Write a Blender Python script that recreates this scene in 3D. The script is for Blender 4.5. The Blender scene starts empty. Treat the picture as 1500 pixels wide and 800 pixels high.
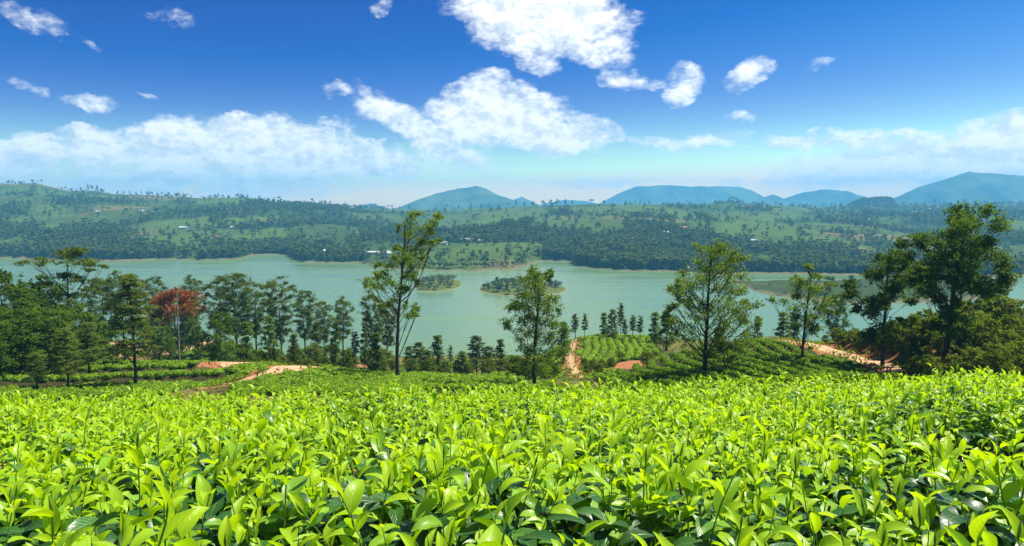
import bpy, math, random
import numpy as np
from mathutils import Matrix, Vector

C = bpy.context.scene.collection
R = math.radians
rng = np.random.default_rng(7)
random.seed(7)

# ------------------------------------------------------------------ camera
CAMZ = 70.0                       # eye height over the lake (z = 0)
FPX = 1071.0                      # focal length in photo pixels (1500 wide)
PITCH = math.atan(100 / FPX)
cam_d = bpy.data.cameras.new('camera')
cam_d.sensor_width = 36.0
cam_d.lens = 36.0 * FPX / 1500.0
cam_d.clip_start = 0.05
cam_d.clip_end = 60000
cam = bpy.data.objects.new('camera', cam_d)
cam.location = (0, 0, CAMZ)
cam.rotation_euler = (math.pi / 2 - PITCH, 0, 0)
C.objects.link(cam)
bpy.context.scene.camera = cam

# ------------------------------------------------------------------ light
EXPOSURE = 0.8
SUN_AZ, SUN_EL = R(72), R(64)     # to the right of the view direction (+Y), high
sc = bpy.context.scene
sc.view_settings.view_transform = 'Standard'
sc.view_settings.look = 'None'
sc.view_settings.exposure = EXPOSURE
sc.view_settings.gamma = 1.0
sc.cycles.max_bounces = 9
sc.cycles.diffuse_bounces = 4
sc.cycles.glossy_bounces = 2
sc.cycles.transmission_bounces = 6
sc.cycles.volume_bounces = 4
sc.cycles.caustics_reflective = False
sc.cycles.caustics_refractive = False
sun_d = bpy.data.lights.new('sun', 'SUN')
sun_d.energy = 5.0
sun_d.angle = R(0.53)
sun_d.color = (1.0, 0.95, 0.86)
sun = bpy.data.objects.new('sun', sun_d)
S = Vector((math.sin(SUN_AZ) * math.cos(SUN_EL), math.cos(SUN_AZ) * math.cos(SUN_EL), math.sin(SUN_EL)))
sun.rotation_euler = S.to_track_quat('Z', 'Y').to_euler()
sun.location = (0, 0, 400)
C.objects.link(sun)

HAZE_DENSITY = 1.85e-4


def ratio(row):
    """drop per metre of depth for a photo row (positive = below the horizon)"""
    return math.tan(math.atan((row - 400) / FPX) + PITCH)


def slope_x(px, row):
    v = (400 - row) / FPX
    return ((px - 750) / FPX) / (math.cos(PITCH) + v * math.sin(PITCH))


def azel(px, row):
    u, v = (px - 750) / FPX, (400 - row) / FPX
    d = Vector((u, math.cos(PITCH) + v * math.sin(PITCH), -math.sin(PITCH) + v * math.cos(PITCH))).normalized()
    return math.atan2(d.x, d.y), math.asin(d.z)


# ------------------------------------------------------------------ node helper
class NT:
    def __init__(self, tree):
        self.t = tree
        tree.nodes.clear()

    def n(self, typ, props=None, **ins):
        nd = self.t.nodes.new(typ)
        for k, v in (props or {}).items():
            setattr(nd, k, v)
        for k, v in ins.items():
            self.set(nd, k, v)
        return nd

    def set(self, nd, k, v):
        s = nd.inputs[int(k[1:])] if (k[0] == 'i' and k[1:].isdigit()) else nd.inputs[k.replace('_', ' ')]
        if isinstance(v, bpy.types.NodeSocket):
            self.t.links.new(v, s)
        elif isinstance(v, bpy.types.Node):
            self.t.links.new(v.outputs[0], s)
        else:
            s.default_value = v

    def math(self, op, a, b=None, c=None, clamp=False):
        nd = self.n('ShaderNodeMath', {'operation': op, 'use_clamp': clamp}, i0=a)
        if b is not None:
            self.set(nd, 'i1', b)
        if c is not None:
            self.set(nd, 'i2', c)
        return nd.outputs[0]

    def mix(self, f, a, b, blend='MIX'):
        nd = self.n('ShaderNodeMix', {'data_type': 'RGBA', 'blend_type': blend})
        self.set(nd, 'i0', f)
        self.set(nd, 'i6', a)
        self.set(nd, 'i7', b)
        return nd.outputs[2]

    def remap(self, v, a, b, c=0.0, d=1.0, smooth=True):
        nd = self.n('ShaderNodeMapRange', {'interpolation_type': 'SMOOTHSTEP' if smooth else 'LINEAR'})
        for k, x in zip(range(5), (v, a, b, c, d)):
            self.set(nd, 'i%d' % k, x)
        return nd.outputs[0]

    def noise(self, vec, scale, detail=4.0, rough=0.55, dist=0.0):
        nd = self.n('ShaderNodeTexNoise', {'noise_dimensions': '3D'})
        if vec is not None:
            self.set(nd, 'Vector', vec)
        self.set(nd, 'Scale', scale)
        self.set(nd, 'Detail', detail)
        self.set(nd, 'Roughness', rough)
        self.set(nd, 'Distortion', dist)
        return nd

    def attr(self, name):
        return self.n('ShaderNodeAttribute', {'attribute_name': name}).outputs['Fac']


def new_mat(name):
    m = bpy.data.materials.new(name)
    m.use_nodes = True
    return m, NT(m.node_tree)


def rgb(r, g, b):
    return (r, g, b, 1.0)


# ------------------------------------------------------------------ sky with clouds
w = bpy.data.worlds.new('World')
sc.world = w
w.use_nodes = True
nt = NT(w.node_tree)
sky = nt.n('ShaderNodeTexSky', {'sky_type': 'NISHITA'})
sky.sun_disc = False
sky.sun_elevation = SUN_EL
sky.sun_rotation = SUN_AZ
sky.altitude = 1200
sky.air_density = 1.0
sky.dust_density = 0.6
sky.ozone_density = 2.0
SKY_STRENGTH = 0.065
KS = 1.0 / (SKY_STRENGTH * 2 ** EXPOSURE)      # a display value of 1 at this strength and exposure
rgb_ = nt.n('ShaderNodeSeparateColor', i0=sky.outputs[0])
chan = []
tc0 = nt.n('ShaderNodeTexCoord')
cosang = nt.n('ShaderNodeVectorMath', {'operation': 'DOT_PRODUCT'}, i0=tc0.outputs['Generated'], i1=tuple(S)).outputs['Value']
sin2 = nt.math('SUBTRACT', 1.0, nt.math('MULTIPLY', cosang, cosang))
polar = nt.math('MULTIPLY', sin2, nt.remap(nt.n('ShaderNodeSeparateXYZ', i0=tc0.outputs['Generated']).outputs[2], 0.0, 0.16, 0.4, 1.0))
# the deep blue of a polarised sky: darkest at right angles to the sun
for ch, g_, a_, cap, pol in ((0, 3.2, 11.0, 2.1, 0.25), (1, 3.2, 9.6, 1.5, 0.76), (2, 1.75, 2.25, 1.25, 0.34)):
    v_ = nt.math('POWER', nt.math('MULTIPLY', rgb_.outputs[ch], 0.1), g_)
    v_ = nt.math('MULTIPLY', v_, nt.math('SUBTRACT', 1.0, nt.math('MULTIPLY', polar, pol)))
    chan.append(nt.math('MULTIPLY', nt.math('MINIMUM', nt.math('MAXIMUM', nt.math('SUBTRACT', nt.math('MULTIPLY', v_, a_), 0.07 if ch == 0 else 0.0), 0.0), cap), KS))
skycol = nt.n('ShaderNodeCombineColor', i0=chan[0], i1=chan[1], i2=chan[2]).outputs[0]
tc = nt.n('ShaderNodeTexCoord')
sep = nt.n('ShaderNodeSeparateXYZ', i0=tc.outputs['Generated'])
az = nt.math('ARCTAN2', sep.outputs[0], sep.outputs[1])
el = nt.math('ARCSINE', sep.outputs[2])
P = nt.n('ShaderNodeCombineXYZ', i0=az, i1=el, i2=0.0).outputs[0]
# noise lookups are stretched sideways and warped, so edges curl like cumulus
Pn = nt.n('ShaderNodeMapping', Vector=P, Scale=(1.0, 1.6, 1.0)).outputs[0]
wn = nt.noise(Pn, 9.0, 3.0, 0.55)
warp = nt.n('ShaderNodeVectorMath', {'operation': 'MULTIPLY_ADD'}, i0=wn.outputs['Color'], i1=(0.05, 0.05, 0.0), i2=(-0.036, -0.036, 0.0)).outputs[0]
wn2 = nt.noise(Pn, 34.0, 3.0, 0.6)
warp = nt.n('ShaderNodeVectorMath', {'operation': 'MULTIPLY_ADD'}, i0=wn2.outputs['Color'], i1=(0.022, 0.022, 0.0), i2=warp).outputs[0]
Pw = nt.n('ShaderNodeVectorMath', {'operation': 'ADD'}, i0=P, i1=warp).outputs[0]
fb = nt.math('ADD', nt.math('MULTIPLY', nt.noise(Pn, 24.0, 10.0, 0.62, 0.2).outputs[0], 0.65), nt.math('MULTIPLY', nt.noise(Pn, 75.0, 8.0, 0.62, 0.3).outputs[0], 0.35))
CLOUDS = [  # px, row, rx, ry, rotation deg, strength
    (800, 22, 150, 66, -8, 1.6), (750, 5, 110, 45, 0, 1.0), (860, 55, 78, 40, -20, 1.0), (790, 82, 40, 30, 0, .8),
    (565, 8, 18, 16, 60, .6), (725, 172, 122, 54, 0, 1.6), (700, 140, 60, 30, 20, 1.0), (800, 196, 110, 36, -5, 1.6),
    (860, 202, 55, 22, 0, 1.0), (605, 190, 112, 28, -34, 1.3), (555, 158, 45, 26, -20, .95), (665, 232, 80, 22, -14, .9),
    (285, 214, 135, 46, 4, 1.8), (370, 207, 120, 42, -6, 1.8), (440, 224, 145, 42, -6, 1.8), (530, 236, 115, 28, -2, 1.6),
    (170, 216, 105, 28, -8, 1.5), (300, 256, 320, 50, 0, 1.0), (40, 226, 88, 36, 4, 1.75), (105, 262, 60, 18, 0, .7),
    (132, 150, 50, 13, -25, .52), (45, 20, 75, 18, -16, .52), (130, 62, 22, 8, -35, .48), (52, 124, 44, 8, -15, .46),
    (255, 25, 40, 14, -10, .34), (925, 112, 52, 17, -6, .75), (1000, 122, 28, 30, 10, .9), (1097, 112, 44, 24, 18, .86),
    (1196, 100, 14, 8, 20, .42), (492, 130, 26, 10, -15, .44), (500, 190, 28, 11, -10, .52), (465, 202, 12, 9, 0, .6),
    (215, 142, 12, 5, 0, .38), (1010, 207, 100, 12, 0, .95), (1082, 172, 22, 6, 5, .5), (1360, 234, 290, 46, 6, 1.2),
    (1480, 205, 170, 46, 8, 1.2), (1240, 208, 170, 13, 3, .9), (1560, 240, 200, 60, 0, .9), (870, 266, 110, 9, 0, .66),
    (1075, 261, 24, 7, 0, .66), (1131, 262, 30, 6, 0, .66), (450, 276, 110, 16, 0, .64), (235, 272, 130, 18, 0, .66),
]
m = None
for (cx, cy, rx, ry, rot, st) in CLOUDS:
    a0, e0 = azel(cx, cy)
    a1, _ = azel(cx + rx, cy)
    a2, _ = azel(cx - rx, cy)
    _, e1 = azel(cx, cy + ry)
    _, e2 = azel(cx, cy - ry)
    mp = nt.n('ShaderNodeMapping', {'vector_type': 'TEXTURE'}, Vector=Pw, Location=(a0, e0, 0),
              Rotation=(0, 0, R(rot)), Scale=(abs(a1 - a2) / 2 * (1.0 + 5 / rx), abs(e2 - e1) / 2 * (1.0 + 3 / ry), 1))
    ln = nt.n('ShaderNodeVectorMath', {'operation': 'LENGTH'}, i0=mp.outputs[0]).outputs['Value']
    v = nt.math('MULTIPLY', nt.math('SUBTRACT', 1.0, nt.math('MULTIPLY', ln, ln)), st)
    m = v if m is None else nt.math('MAXIMUM', m, v)
# the rest of the sky dome carries scattered cumulus of the same sort
big = nt.noise(tc.outputs['Generated'], 2.6, 2.0, 0.5).outputs[0]
front = nt.remap(sep.outputs[1], 0.35, 0.7)
rest = nt.math('MULTIPLY', nt.remap(big, 0.5, 0.7, -0.3, 0.9), nt.math('SUBTRACT', 1.0, front))
m = nt.math('MAXIMUM', nt.math('MAXIMUM', m, rest), 0.0)
den = nt.math('ADD', m, nt.math('MULTIPLY', nt.math('SUBTRACT', fb, 0.5), 3.0))
den = nt.math('MULTIPLY', den, nt.remap(m, 0.0, 0.22))
alpha = nt.remap(den, -0.02, 1.12)
Po = nt.n('ShaderNodeVectorMath', {'operation': 'ADD'}, i0=Pn, i1=(0.010, 0.020, 0.0)).outputs[0]
toward = nt.math('ADD', nt.math('MULTIPLY', nt.noise(Po, 24.0, 10.0, 0.62, 0.2).outputs[0], 0.65), nt.math('MULTIPLY', nt.noise(Po, 75.0, 8.0, 0.62, 0.3).outputs[0], 0.35))
# billows: thinner cloud towards the sun means a lit side
shade = nt.remap(nt.math('ADD', nt.math('MULTIPLY', nt.math('SUBTRACT', fb, toward), 3.6), 0.62), 0.1, 1.0)
CW = KS
ccol = nt.mix(shade, rgb(0.86 * CW, 0.93 * CW, 1.0 * CW), rgb(1.36 * CW, 1.34 * CW, 1.28 * CW))
col = nt.mix(nt.math('MULTIPLY', alpha, 0.96), skycol, ccol)
bg = nt.n('ShaderNodeBackground', Color=col, Strength=SKY_STRENGTH)
nt.n('ShaderNodeOutputWorld', Surface=bg.outputs[0])


# ------------------------------------------------------------------ numpy noise
def _hash(ix, iy, seed):
    h = (ix.astype(np.int64) * 374761393 + iy.astype(np.int64) * 668265263 + seed * 1442695041) & 0x7fffffff
    h = (h ^ (h >> 13)) * 1274126177 & 0x7fffffff
    h = h ^ (h >> 16)
    return (h & 0xffff) / 65535.0


def vnoise(x, y, seed=0):
    x = np.asarray(x, float); y = np.asarray(y, float)
    ix, iy = np.floor(x), np.floor(y)
    fx, fy = x - ix, y - iy
    fx = fx * fx * (3 - 2 * fx); fy = fy * fy * (3 - 2 * fy)
    a = _hash(ix, iy, seed); b = _hash(ix + 1, iy, seed)
    c = _hash(ix, iy + 1, seed); d = _hash(ix + 1, iy + 1, seed)
    return (a * (1 - fx) + b * fx) * (1 - fy) + (c * (1 - fx) + d * fx) * fy


def fbm(x, y, seed=0, octs=4):
    s = 0.0; a = 0.5; t = 0.0
    for o in range(octs):
        s = s + a * vnoise(x * 2 ** o, y * 2 ** o, seed + o * 17); t += a; a *= 0.5
    return s / t


def sstep(a, b, x):
    t = np.clip((np.asarray(x, float) - a) / (b - a), 0, 1)
    return t * t * (3 - 2 * t)


# ------------------------------------------------------------------ mesh helpers
class MB:
    """collects faces and builds ONE mesh"""
    def __init__(self):
        self.V = []; self.Q = []; self.T = []; self.n = 0
        self.A = {}; self.UV = []

    def add(self, V, Q=None, T=None, uv=None, **attrs):
        V = np.asarray(V, float).reshape(-1, 3)
        if Q is not None and len(Q): self.Q.append(np.asarray(Q, int).reshape(-1, 4) + self.n)
        if T is not None and len(T): self.T.append(np.asarray(T, int).reshape(-1, 3) + self.n)
        for k, a in attrs.items():
            self.A.setdefault(k, []).append((self.n, np.broadcast_to(np.asarray(a, float), (len(V),))))
        if uv is not None:
            self.UV.append((self.n, np.asarray(uv, float).reshape(-1, 2)))
        self.V.append(V); self.n += len(V)

    def tris(self):
        return sum(len(q) for q in self.Q) * 2 + sum(len(t) for t in self.T)

    def mesh(self, name, mats, smooth=True):
        V = np.concatenate(self.V) if self.V else np.zeros((0, 3))
        Q = np.concatenate(self.Q) if self.Q else np.zeros((0, 4), int)
        T = np.concatenate(self.T) if self.T else np.zeros((0, 3), int)
        me = bpy.data.meshes.new(name)
        me.vertices.add(len(V))
        me.vertices.foreach_set('co', V.astype(np.float32).ravel())
        loops = np.concatenate([Q.ravel(), T.ravel()]).astype(np.int32)
        me.loops.add(len(loops))
        me.loops.foreach_set('vertex_index', loops)
        npoly = len(Q) + len(T)
        me.polygons.add(npoly)
        starts = np.concatenate([np.arange(len(Q)) * 4, len(Q) * 4 + np.arange(len(T)) * 3]).astype(np.int32)
        me.polygons.foreach_set('loop_start', starts)
        me.update(calc_edges=True)
        if smooth:
            me.polygons.foreach_set('use_smooth', np.ones(npoly, bool))
        for k, lst in self.A.items():
            arr = np.zeros(len(V), np.float32)
            for s, a in lst:
                arr[s:s + len(a)] = a
            at = me.attributes.new(k, 'FLOAT', 'POINT')
            at.data.foreach_set('value', arr)
        if self.UV:
            uvv = np.zeros((len(V), 2), np.float32)
            for s, a in self.UV:
                uvv[s:s + len(a)] = a
            ul = me.uv_layers.new(name='uv')
            ul.data.foreach_set('uv', uvv[loops].astype(np.float32).ravel())
        for mt in (mats if isinstance(mats, (list, tuple)) else [mats]):
            me.materials.append(mt)
        me.validate()
        return me


def link(name, me, parent=None, loc=None, kind=None):
    o = bpy.data.objects.new(name, me)
    C.objects.link(o)
    if parent is not None: o.parent = parent
    if loc is not None: o.location = loc
    if kind: o['kind'] = kind
    return o


def tag(o, label, cat, group=None, kind=None):
    o['label'] = label; o['category'] = cat
    if group: o['group'] = group
    if kind: o['kind'] = kind
    return o


def empty(name, loc, label, cat, group=None, rz=0.0, scale=1.0):
    o = bpy.data.objects.new(name, None)
    C.objects.link(o)
    o.empty_display_size = 0.2
    o.location = loc; o.rotation_euler = (0, 0, rz); o.scale = (scale,) * 3
    return tag(o, label, cat, group)


def grid_mesh(name, X, Y, Z, mat, **attrs):
    ny, nx = X.shape
    idx = np.arange(ny * nx).reshape(ny, nx)
    Q = np.stack([idx[:-1, :-1], idx[:-1, 1:], idx[1:, 1:], idx[1:, :-1]], -1).reshape(-1, 4)
    mb = MB()
    mb.add(np.stack([X, Y, Z], -1).reshape(-1, 3), Q, **{k: v.ravel() for k, v in attrs.items()})
    return mb.mesh(name, mat)


def tube(mb, pts, radii, sides=6, **attrs):
    pts = np.asarray(pts, float); radii = np.asarray(radii, float)
    n = len(pts)
    d = np.gradient(pts, axis=0)
    d /= np.linalg.norm(d, axis=1)[:, None] + 1e-9
    ref = np.where(np.abs(d[:, 2:3]) < 0.9, [[0, 0, 1.0]], [[1.0, 0, 0]])
    ref = np.repeat(ref[:1], n, 0)
    u = np.cross(d, ref); u /= np.linalg.norm(u, axis=1)[:, None] + 1e-9
    v = np.cross(d, u)
    a = np.linspace(0, 2 * np.pi, sides, endpoint=False)
    V = pts[:, None] + radii[:, None, None] * (np.cos(a)[None, :, None] * u[:, None] + np.sin(a)[None, :, None] * v[:, None])
    idx = np.arange(n * sides).reshape(n, sides)
    nx = np.roll(idx, -1, 1)
    Q = np.stack([idx[:-1], nx[:-1], nx[1:], idx[1:]], -1).reshape(-1, 4)
    mb.add(V.reshape(-1, 3), Q, **attrs)


# ------------------------------------------------------------------ materials
def leaf_material(name, dark, light, young=None, transl=0.35, rough=0.65, spec=0.12):
    """tree foliage: colour by the per leaf tint"""
    m, t = new_mat(name)
    f = t.attr('tint')
    oi = t.n('ShaderNodeObjectInfo')
    f2 = t.math('ADD', f, t.math('MULTIPLY', t.math('SUBTRACT', oi.outputs['Random'], 0.5), 0.25), clamp=True)
    c = t.mix(f2, rgb(*dark), rgb(*light))
    b = t.n('ShaderNodeBsdfPrincipled', Base_Color=c, Roughness=rough)
    b.inputs['Specular IOR Level'].default_value = spec
    tr = t.n('ShaderNodeBsdfTranslucent', Color=t.mix(1.0, c, rgb(1.25, 1.2, 0.6), 'MULTIPLY'))
    mx = t.n('ShaderNodeMixShader', i0=transl, i1=b.outputs[0], i2=tr.outputs[0])
    t.n('ShaderNodeOutputMaterial', Surface=mx.outputs[0])
    return m


def simple_mat(name, c1, c2, scale=4.0, rough=0.85, bump=0.3, detail=6.0, spec=0.2, coord='Object'):
    m, t = new_mat(name)
    co = t.n('ShaderNodeTexCoord').outputs[coord]
    n = t.noise(co, scale, detail, 0.6)
    c = t.mix(t.remap(n.outputs[0], 0.3, 0.7), rgb(*c1), rgb(*c2))
    bp = t.n('ShaderNodeBump', Strength=bump, Height=n.outputs[0])
    b = t.n('ShaderNodeBsdfPrincipled', Base_Color=c, Roughness=rough, Normal=bp.outputs[0])
    b.inputs['Specular IOR Level'].default_value = spec
    t.n('ShaderNodeOutputMaterial', Surface=b.outputs[0])
    return m


# tea leaf: age 0 (fresh flush) to 1 (old maintenance leaf), veins from the leaf's own uv
M_TEA, t = new_mat('tea_leaf')
uvn = t.n('ShaderNodeUVMap', {'uv_map': 'uv'})
sx = t.n('ShaderNodeSeparateXYZ', i0=uvn.outputs[0])
au = t.math('ABSOLUTE', sx.outputs[0])
rib = t.remap(au, 0.02, 0.09, 1.0, 0.0)
ph = t.math('SUBTRACT', t.math('MULTIPLY', sx.outputs[1], 8.0), t.math('MULTIPLY', au, 2.2))
fr = t.math('ABSOLUTE', t.math('SUBTRACT', t.math('FRACT', ph), 0.5))
side = t.math('MULTIPLY', t.remap(fr, 0.02, 0.13, 1.0, 0.0), t.remap(au, 0.75, 0.95, 1.0, 0.0))
vein = t.math('MAXIMUM', rib, t.math('MULTIPLY', side, 0.55))
oi = t.n('ShaderNodeObjectInfo')
age = t.attr('age'); tint = t.attr('tint')
rn = t.math('ADD', t.math('MULTIPLY', t.math('SUBTRACT', oi.outputs['Random'], 0.5), 0.42), tint)
age2 = t.math('ADD', age, rn, clamp=True)
cr = t.n('ShaderNodeValToRGB', Fac=age2)
e = cr.color_ramp.elements
e[0].position = 0.0; e[0].color = rgb(0.47, 0.66, 0.020)
e[1].position = 1.0; e[1].color = rgb(0.020, 0.075, 0.014)
k = e.new(0.35); k.color = rgb(0.29, 0.51, 0.020)
k = e.new(0.7); k.color = rgb(0.050, 0.165, 0.018)
blot = t.noise(uvn.outputs[0], 5.0, 4.0, 0.6).outputs[0]
cb = t.mix(t.math('MULTIPLY', t.remap(blot, 0.35, 0.7), 0.3), cr.outputs[0], t.mix(1.0, cr.outputs[0], rgb(0.7, 0.8, 0.7), 'MULTIPLY'))
seedv = t.n('ShaderNodeCombineXYZ', i0=t.math('MULTIPLY', oi.outputs['Random'], 37.0), i1=t.math('MULTIPLY', tint, 91.0), i2=0.0).outputs[0]
spv = t.n('ShaderNodeVectorMath', {'operation': 'ADD'}, i0=uvn.outputs[0], i1=seedv).outputs[0]
spk = t.math('MULTIPLY', t.remap(t.noise(spv, 3.2, 5.0, 0.7).outputs[0], 0.66, 0.74), t.remap(age2, 0.25, 0.6))
cb = t.mix(t.math('MULTIPLY', spk, 0.8), cb, rgb(0.12, 0.075, 0.025))
cv = t.mix(t.math('MULTIPLY', vein, 0.42), cb, t.mix(0.5, cr.outputs[0], rgb(0.36, 0.5, 0.09)))
hgt = t.math('SUBTRACT', t.math('MULTIPLY', blot, 0.25), vein)
bp = t.n('ShaderNodeBump', Strength=0.35, Distance=0.003, Height=hgt)
pb = t.n('ShaderNodeBsdfPrincipled', Base_Color=cv, Roughness=t.remap(blot, 0.2, 0.8, 0.26, 0.42), Normal=bp.outputs[0])
pb.inputs['Specular IOR Level'].default_value = 0.38
tl = t.n('ShaderNodeBsdfTranslucent', Color=t.mix(1.0, cv, rgb(1.45, 1.38, 0.30), 'MULTIPLY'), Normal=bp.outputs[0])
mx = t.n('ShaderNodeMixShader', i0=t.remap(age2, 0.0, 1.0, 0.48, 0.16), i1=pb.outputs[0], i2=tl.outputs[0])
t.n('ShaderNodeOutputMaterial', Surface=mx.outputs[0])

M_STEM = simple_mat('green_stem', (0.10, 0.20, 0.03), (0.16, 0.26, 0.05), 60, 0.5, 0.1)
M_WOOD = simple_mat('brown_twig', (0.06, 0.04, 0.025), (0.13, 0.09, 0.06), 30, 0.9, 0.6)
M_BARK = simple_mat('bark', (0.035, 0.026, 0.02), (0.085, 0.065, 0.048), 3.5, 0.95, 0.6)
M_PALEBARK = simple_mat('pale_bark', (0.22, 0.19, 0.15), (0.36, 0.32, 0.26), 3.0, 0.9, 0.5)
M_SILVER = leaf_material('silver_oak_leaf', (0.075, 0.135, 0.014), (0.25, 0.37, 0.034), transl=0.58)
M_EUCA = leaf_material('gum_leaf', (0.058, 0.105, 0.018), (0.19, 0.26, 0.042), transl=0.58)
M_DARK = leaf_material('broad_leaf', (0.030, 0.072, 0.008), (0.17, 0.28, 0.022), transl=0.48, rough=0.65, spec=0.14)
M_PINE = leaf_material('light_feathery_leaf', (0.085, 0.14, 0.026), (0.27, 0.35, 0.075), transl=0.58)
M_SHRUB = leaf_material('shrub_leaf', (0.07, 0.12, 0.012), (0.23, 0.30, 0.03), transl=0.58)
M_FLOWER = leaf_material('red_blossom', (0.23, 0.045, 0.014), (0.42, 0.115, 0.03), transl=0.25)
M_FARLEAF = leaf_material('far_leaf', (0.044, 0.078, 0.017), (0.125, 0.168, 0.036), transl=0.3, rough=1.0, spec=0.0)
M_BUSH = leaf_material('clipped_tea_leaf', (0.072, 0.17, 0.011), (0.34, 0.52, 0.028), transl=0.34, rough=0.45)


# ------------------------------------------------------------------ near terrain
def col(*pts):
    """(distance, drop) pairs; 'r' rows are turned into drops"""
    out = [(-60, 1.0), (0, 1.35), (5, 2.2), (9.5, 3.25), (14, 5.6), (30, 11.2)]
    for (Y, d) in pts:
        out.append((Y, ratio(-d) * Y if d < 0 else d))
    return out


COLS = [
    (-500, col((55, 16.5), (80, -566), (120, -529), (150, 35), (182, -522), (212, -500), (260, 52), (335, 71.5), (420, 95))),
    (0, col((55, 16.5), (80, -566), (120, -529), (150, 35), (182, -522), (212, -500), (260, 52), (335, 71.5), (420, 95))),
    (230, col((55, 16.5), (80, -567), (118, -529), (146, 35), (180, -525), (212, -497), (255, 49), (335, 71.5), (420, 95))),
    (310, col((55, 16.3), (80, -567), (112, -532), (146, 35), (180, -524), (212, -499), (255, 49), (335, 71.5), (420, 95))),
    (400, col((50, 15.3), (72, -564), (98, -535), (130, 31), (180, -527), (215, 45), (335, 71.5), (420, 95))),
    (500, col((50, 15.3), (72, -563), (88, -547), (102, 25.5), (150, -532), (200, 43), (335, 71.5), (420, 95))),
    (580, col((50, 15.5), (72, -568), (90, -560), (150, -541), (220, -527), (340, 71.5), (420, 95))),
    (700, col((50, 15.6), (72, -571), (90, -563), (150, -549), (220, -533), (300, -521), (342, 71), (420, 92))),
    (785, col((50, 15.6), (75, -573), (95, -560), (125, -543), (150, -533), (205, 46), (345, 71.5), (420, 95))),
    (840, col((50, 15.4), (78, -572), (100, -551), (112, -537), (152, -492), (176, 33), (230, 50), (345, 71.5), (420, 95))),
    (920, col((50, 15.4), (75, -568), (95, -551), (112, -536), (152, -493), (172, 32), (230, 50), (342, 71.5), (420, 95))),
    (980, col((50, 15.2), (75, -562), (98, -531), (115, -531), (152, -496), (176, 33), (340, 71.5), (420, 95))),
    (1050, col((48, 14.8), (72, -563), (110, -508), (130, 26), (152, -499), (182, 34), (342, 71.5), (420, 95))),
    (1130, col((46, 14.4), (70, -563), (116, -496), (137, 27), (170, 34), (230, 49), (342, 71.5), (420, 95))),
    (1200, col((46, 14.2), (66, -566), (104, -508), (125, 25), (170, 34), (342, 71.5), (420, 95))),
    (1280, col((44, 13.8), (60, -569), (80, -549), (96, -527), (120, -494), (152, 30), (342, 71.5), (420, 95))),
    (1350, col((42, 13), (60, -563), (76, -545), (100, -508), (122, -484), (152, 30), (342, 71.5), (420, 95))),
    (1500, col((42, 13), (56, -563), (76, -540), (100, -503), (125, -482), (160, 31), (345, 71.5), (420, 95))),
    (2100, col((42, 13), (56, -563), (76, -540), (100, -503), (125, -482), (160, 31), (345, 71.5), (420, 95))),
]
GS = 1.5
gx = np.arange(-340, 340.1, GS); gy = np.arange(-40, 400.1, GS)
GX, GY = np.meshgrid(gx, gy)
prof = np.stack([np.interp(gy, [p[0] for p in pts], [p[1] for p in pts]) for _, pts in COLS])   # (ncol, ny)
cs = np.array([(px - 750) / FPX for px, _ in COLS])
svals = np.clip(GX / np.maximum(GY, 4.0), cs[0], cs[-1])
j = np.clip(np.searchsorted(cs, svals) - 1, 0, len(cs) - 2)
fr = (svals - cs[j]) / (cs[j + 1] - cs[j])
fr = fr * fr * (3 - 2 * fr)
iy = np.broadcast_to(np.arange(len(gy))[:, None], GX.shape)
GZ = CAMZ - (prof[j, iy] * (1 - fr) + prof[j + 1, iy] * fr)


def blur(Z, n):
    for _ in range(n):
        Zp = np.pad(Z, 1, mode='edge')
        Z = (Zp[:-2, 1:-1] + Zp[2:, 1:-1] + Zp[1:-1, :-2] + Zp[1:-1, 2:] + 2 * Z) / 6
    return Z


near_keep = GZ.copy()
GZ = blur(GZ, 14)
STEPS = []
GZ -= 1.15 * sstep(66, 84, GY) * (1 - sstep(128, 150, GY)) * (1 - sstep(-0.42, -0.34, GX / np.maximum(GY, 1)))
for (yc_, amp_, x0_, x1_) in [(88, 1.1, -75, -28), (101, 1.3, -95, -36), (112, 1.0, -110, -42)]:
    yl = yc_ + 3.5 * np.sin(GX / 8.0 + yc_) - 0.12 * (GX + 55)
    GZ += amp_ * (sstep(-0.9, 0.9, GY - yl) - sstep(0, 11, GY - yl)) * sstep(x0_, x0_ + 8, GX) * (1 - sstep(x1_ - 8, x1_, GX))
    STEPS.append((yc_, x0_, x1_))
k_near = sstep(10, 30, GY)
GZ = near_keep * (1 - k_near) + GZ * k_near
GZ += k_near * (fbm(GX / 14, GY / 14, 3, 4) - 0.5) * 0.9


def W(px, row, Y):
    return np.array([slope_x(px, row) * Y, Y])


def polydist(px_, py_, poly):
    """distance and signed side (+ = right of travel) to a polyline"""
    best = np.full(np.shape(px_), 1e9); sgn = np.zeros(np.shape(px_))
    for a, b in zip(poly[:-1], poly[1:]):
        ab = b - a; L2 = ab @ ab
        tt = np.clip(((px_ - a[0]) * ab[0] + (py_ - a[1]) * ab[1]) / L2, 0, 1)
        dx, dy = px_ - (a[0] + tt * ab[0]), py_ - (a[1] + tt * ab[1])
        d = np.hypot(dx, dy)
        s = np.sign(ab[1] * dx - ab[0] * dy)
        up = d < best
        best = np.where(up, d, best); sgn = np.where(up, s, sgn)
    return best, sgn


def smooth_poly(pts, n=60):
    pts = np.asarray(pts, float)
    tt = np.linspace(0, len(pts) - 1, n)
    out = np.stack([np.interp(tt, np.arange(len(pts)), pts[:, i]) for i in (0, 1)], -1)
    for _ in range(6):
        out[1:-1] = (out[:-2] + 2 * out[1:-1] + out[2:]) / 4
    return out


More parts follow.
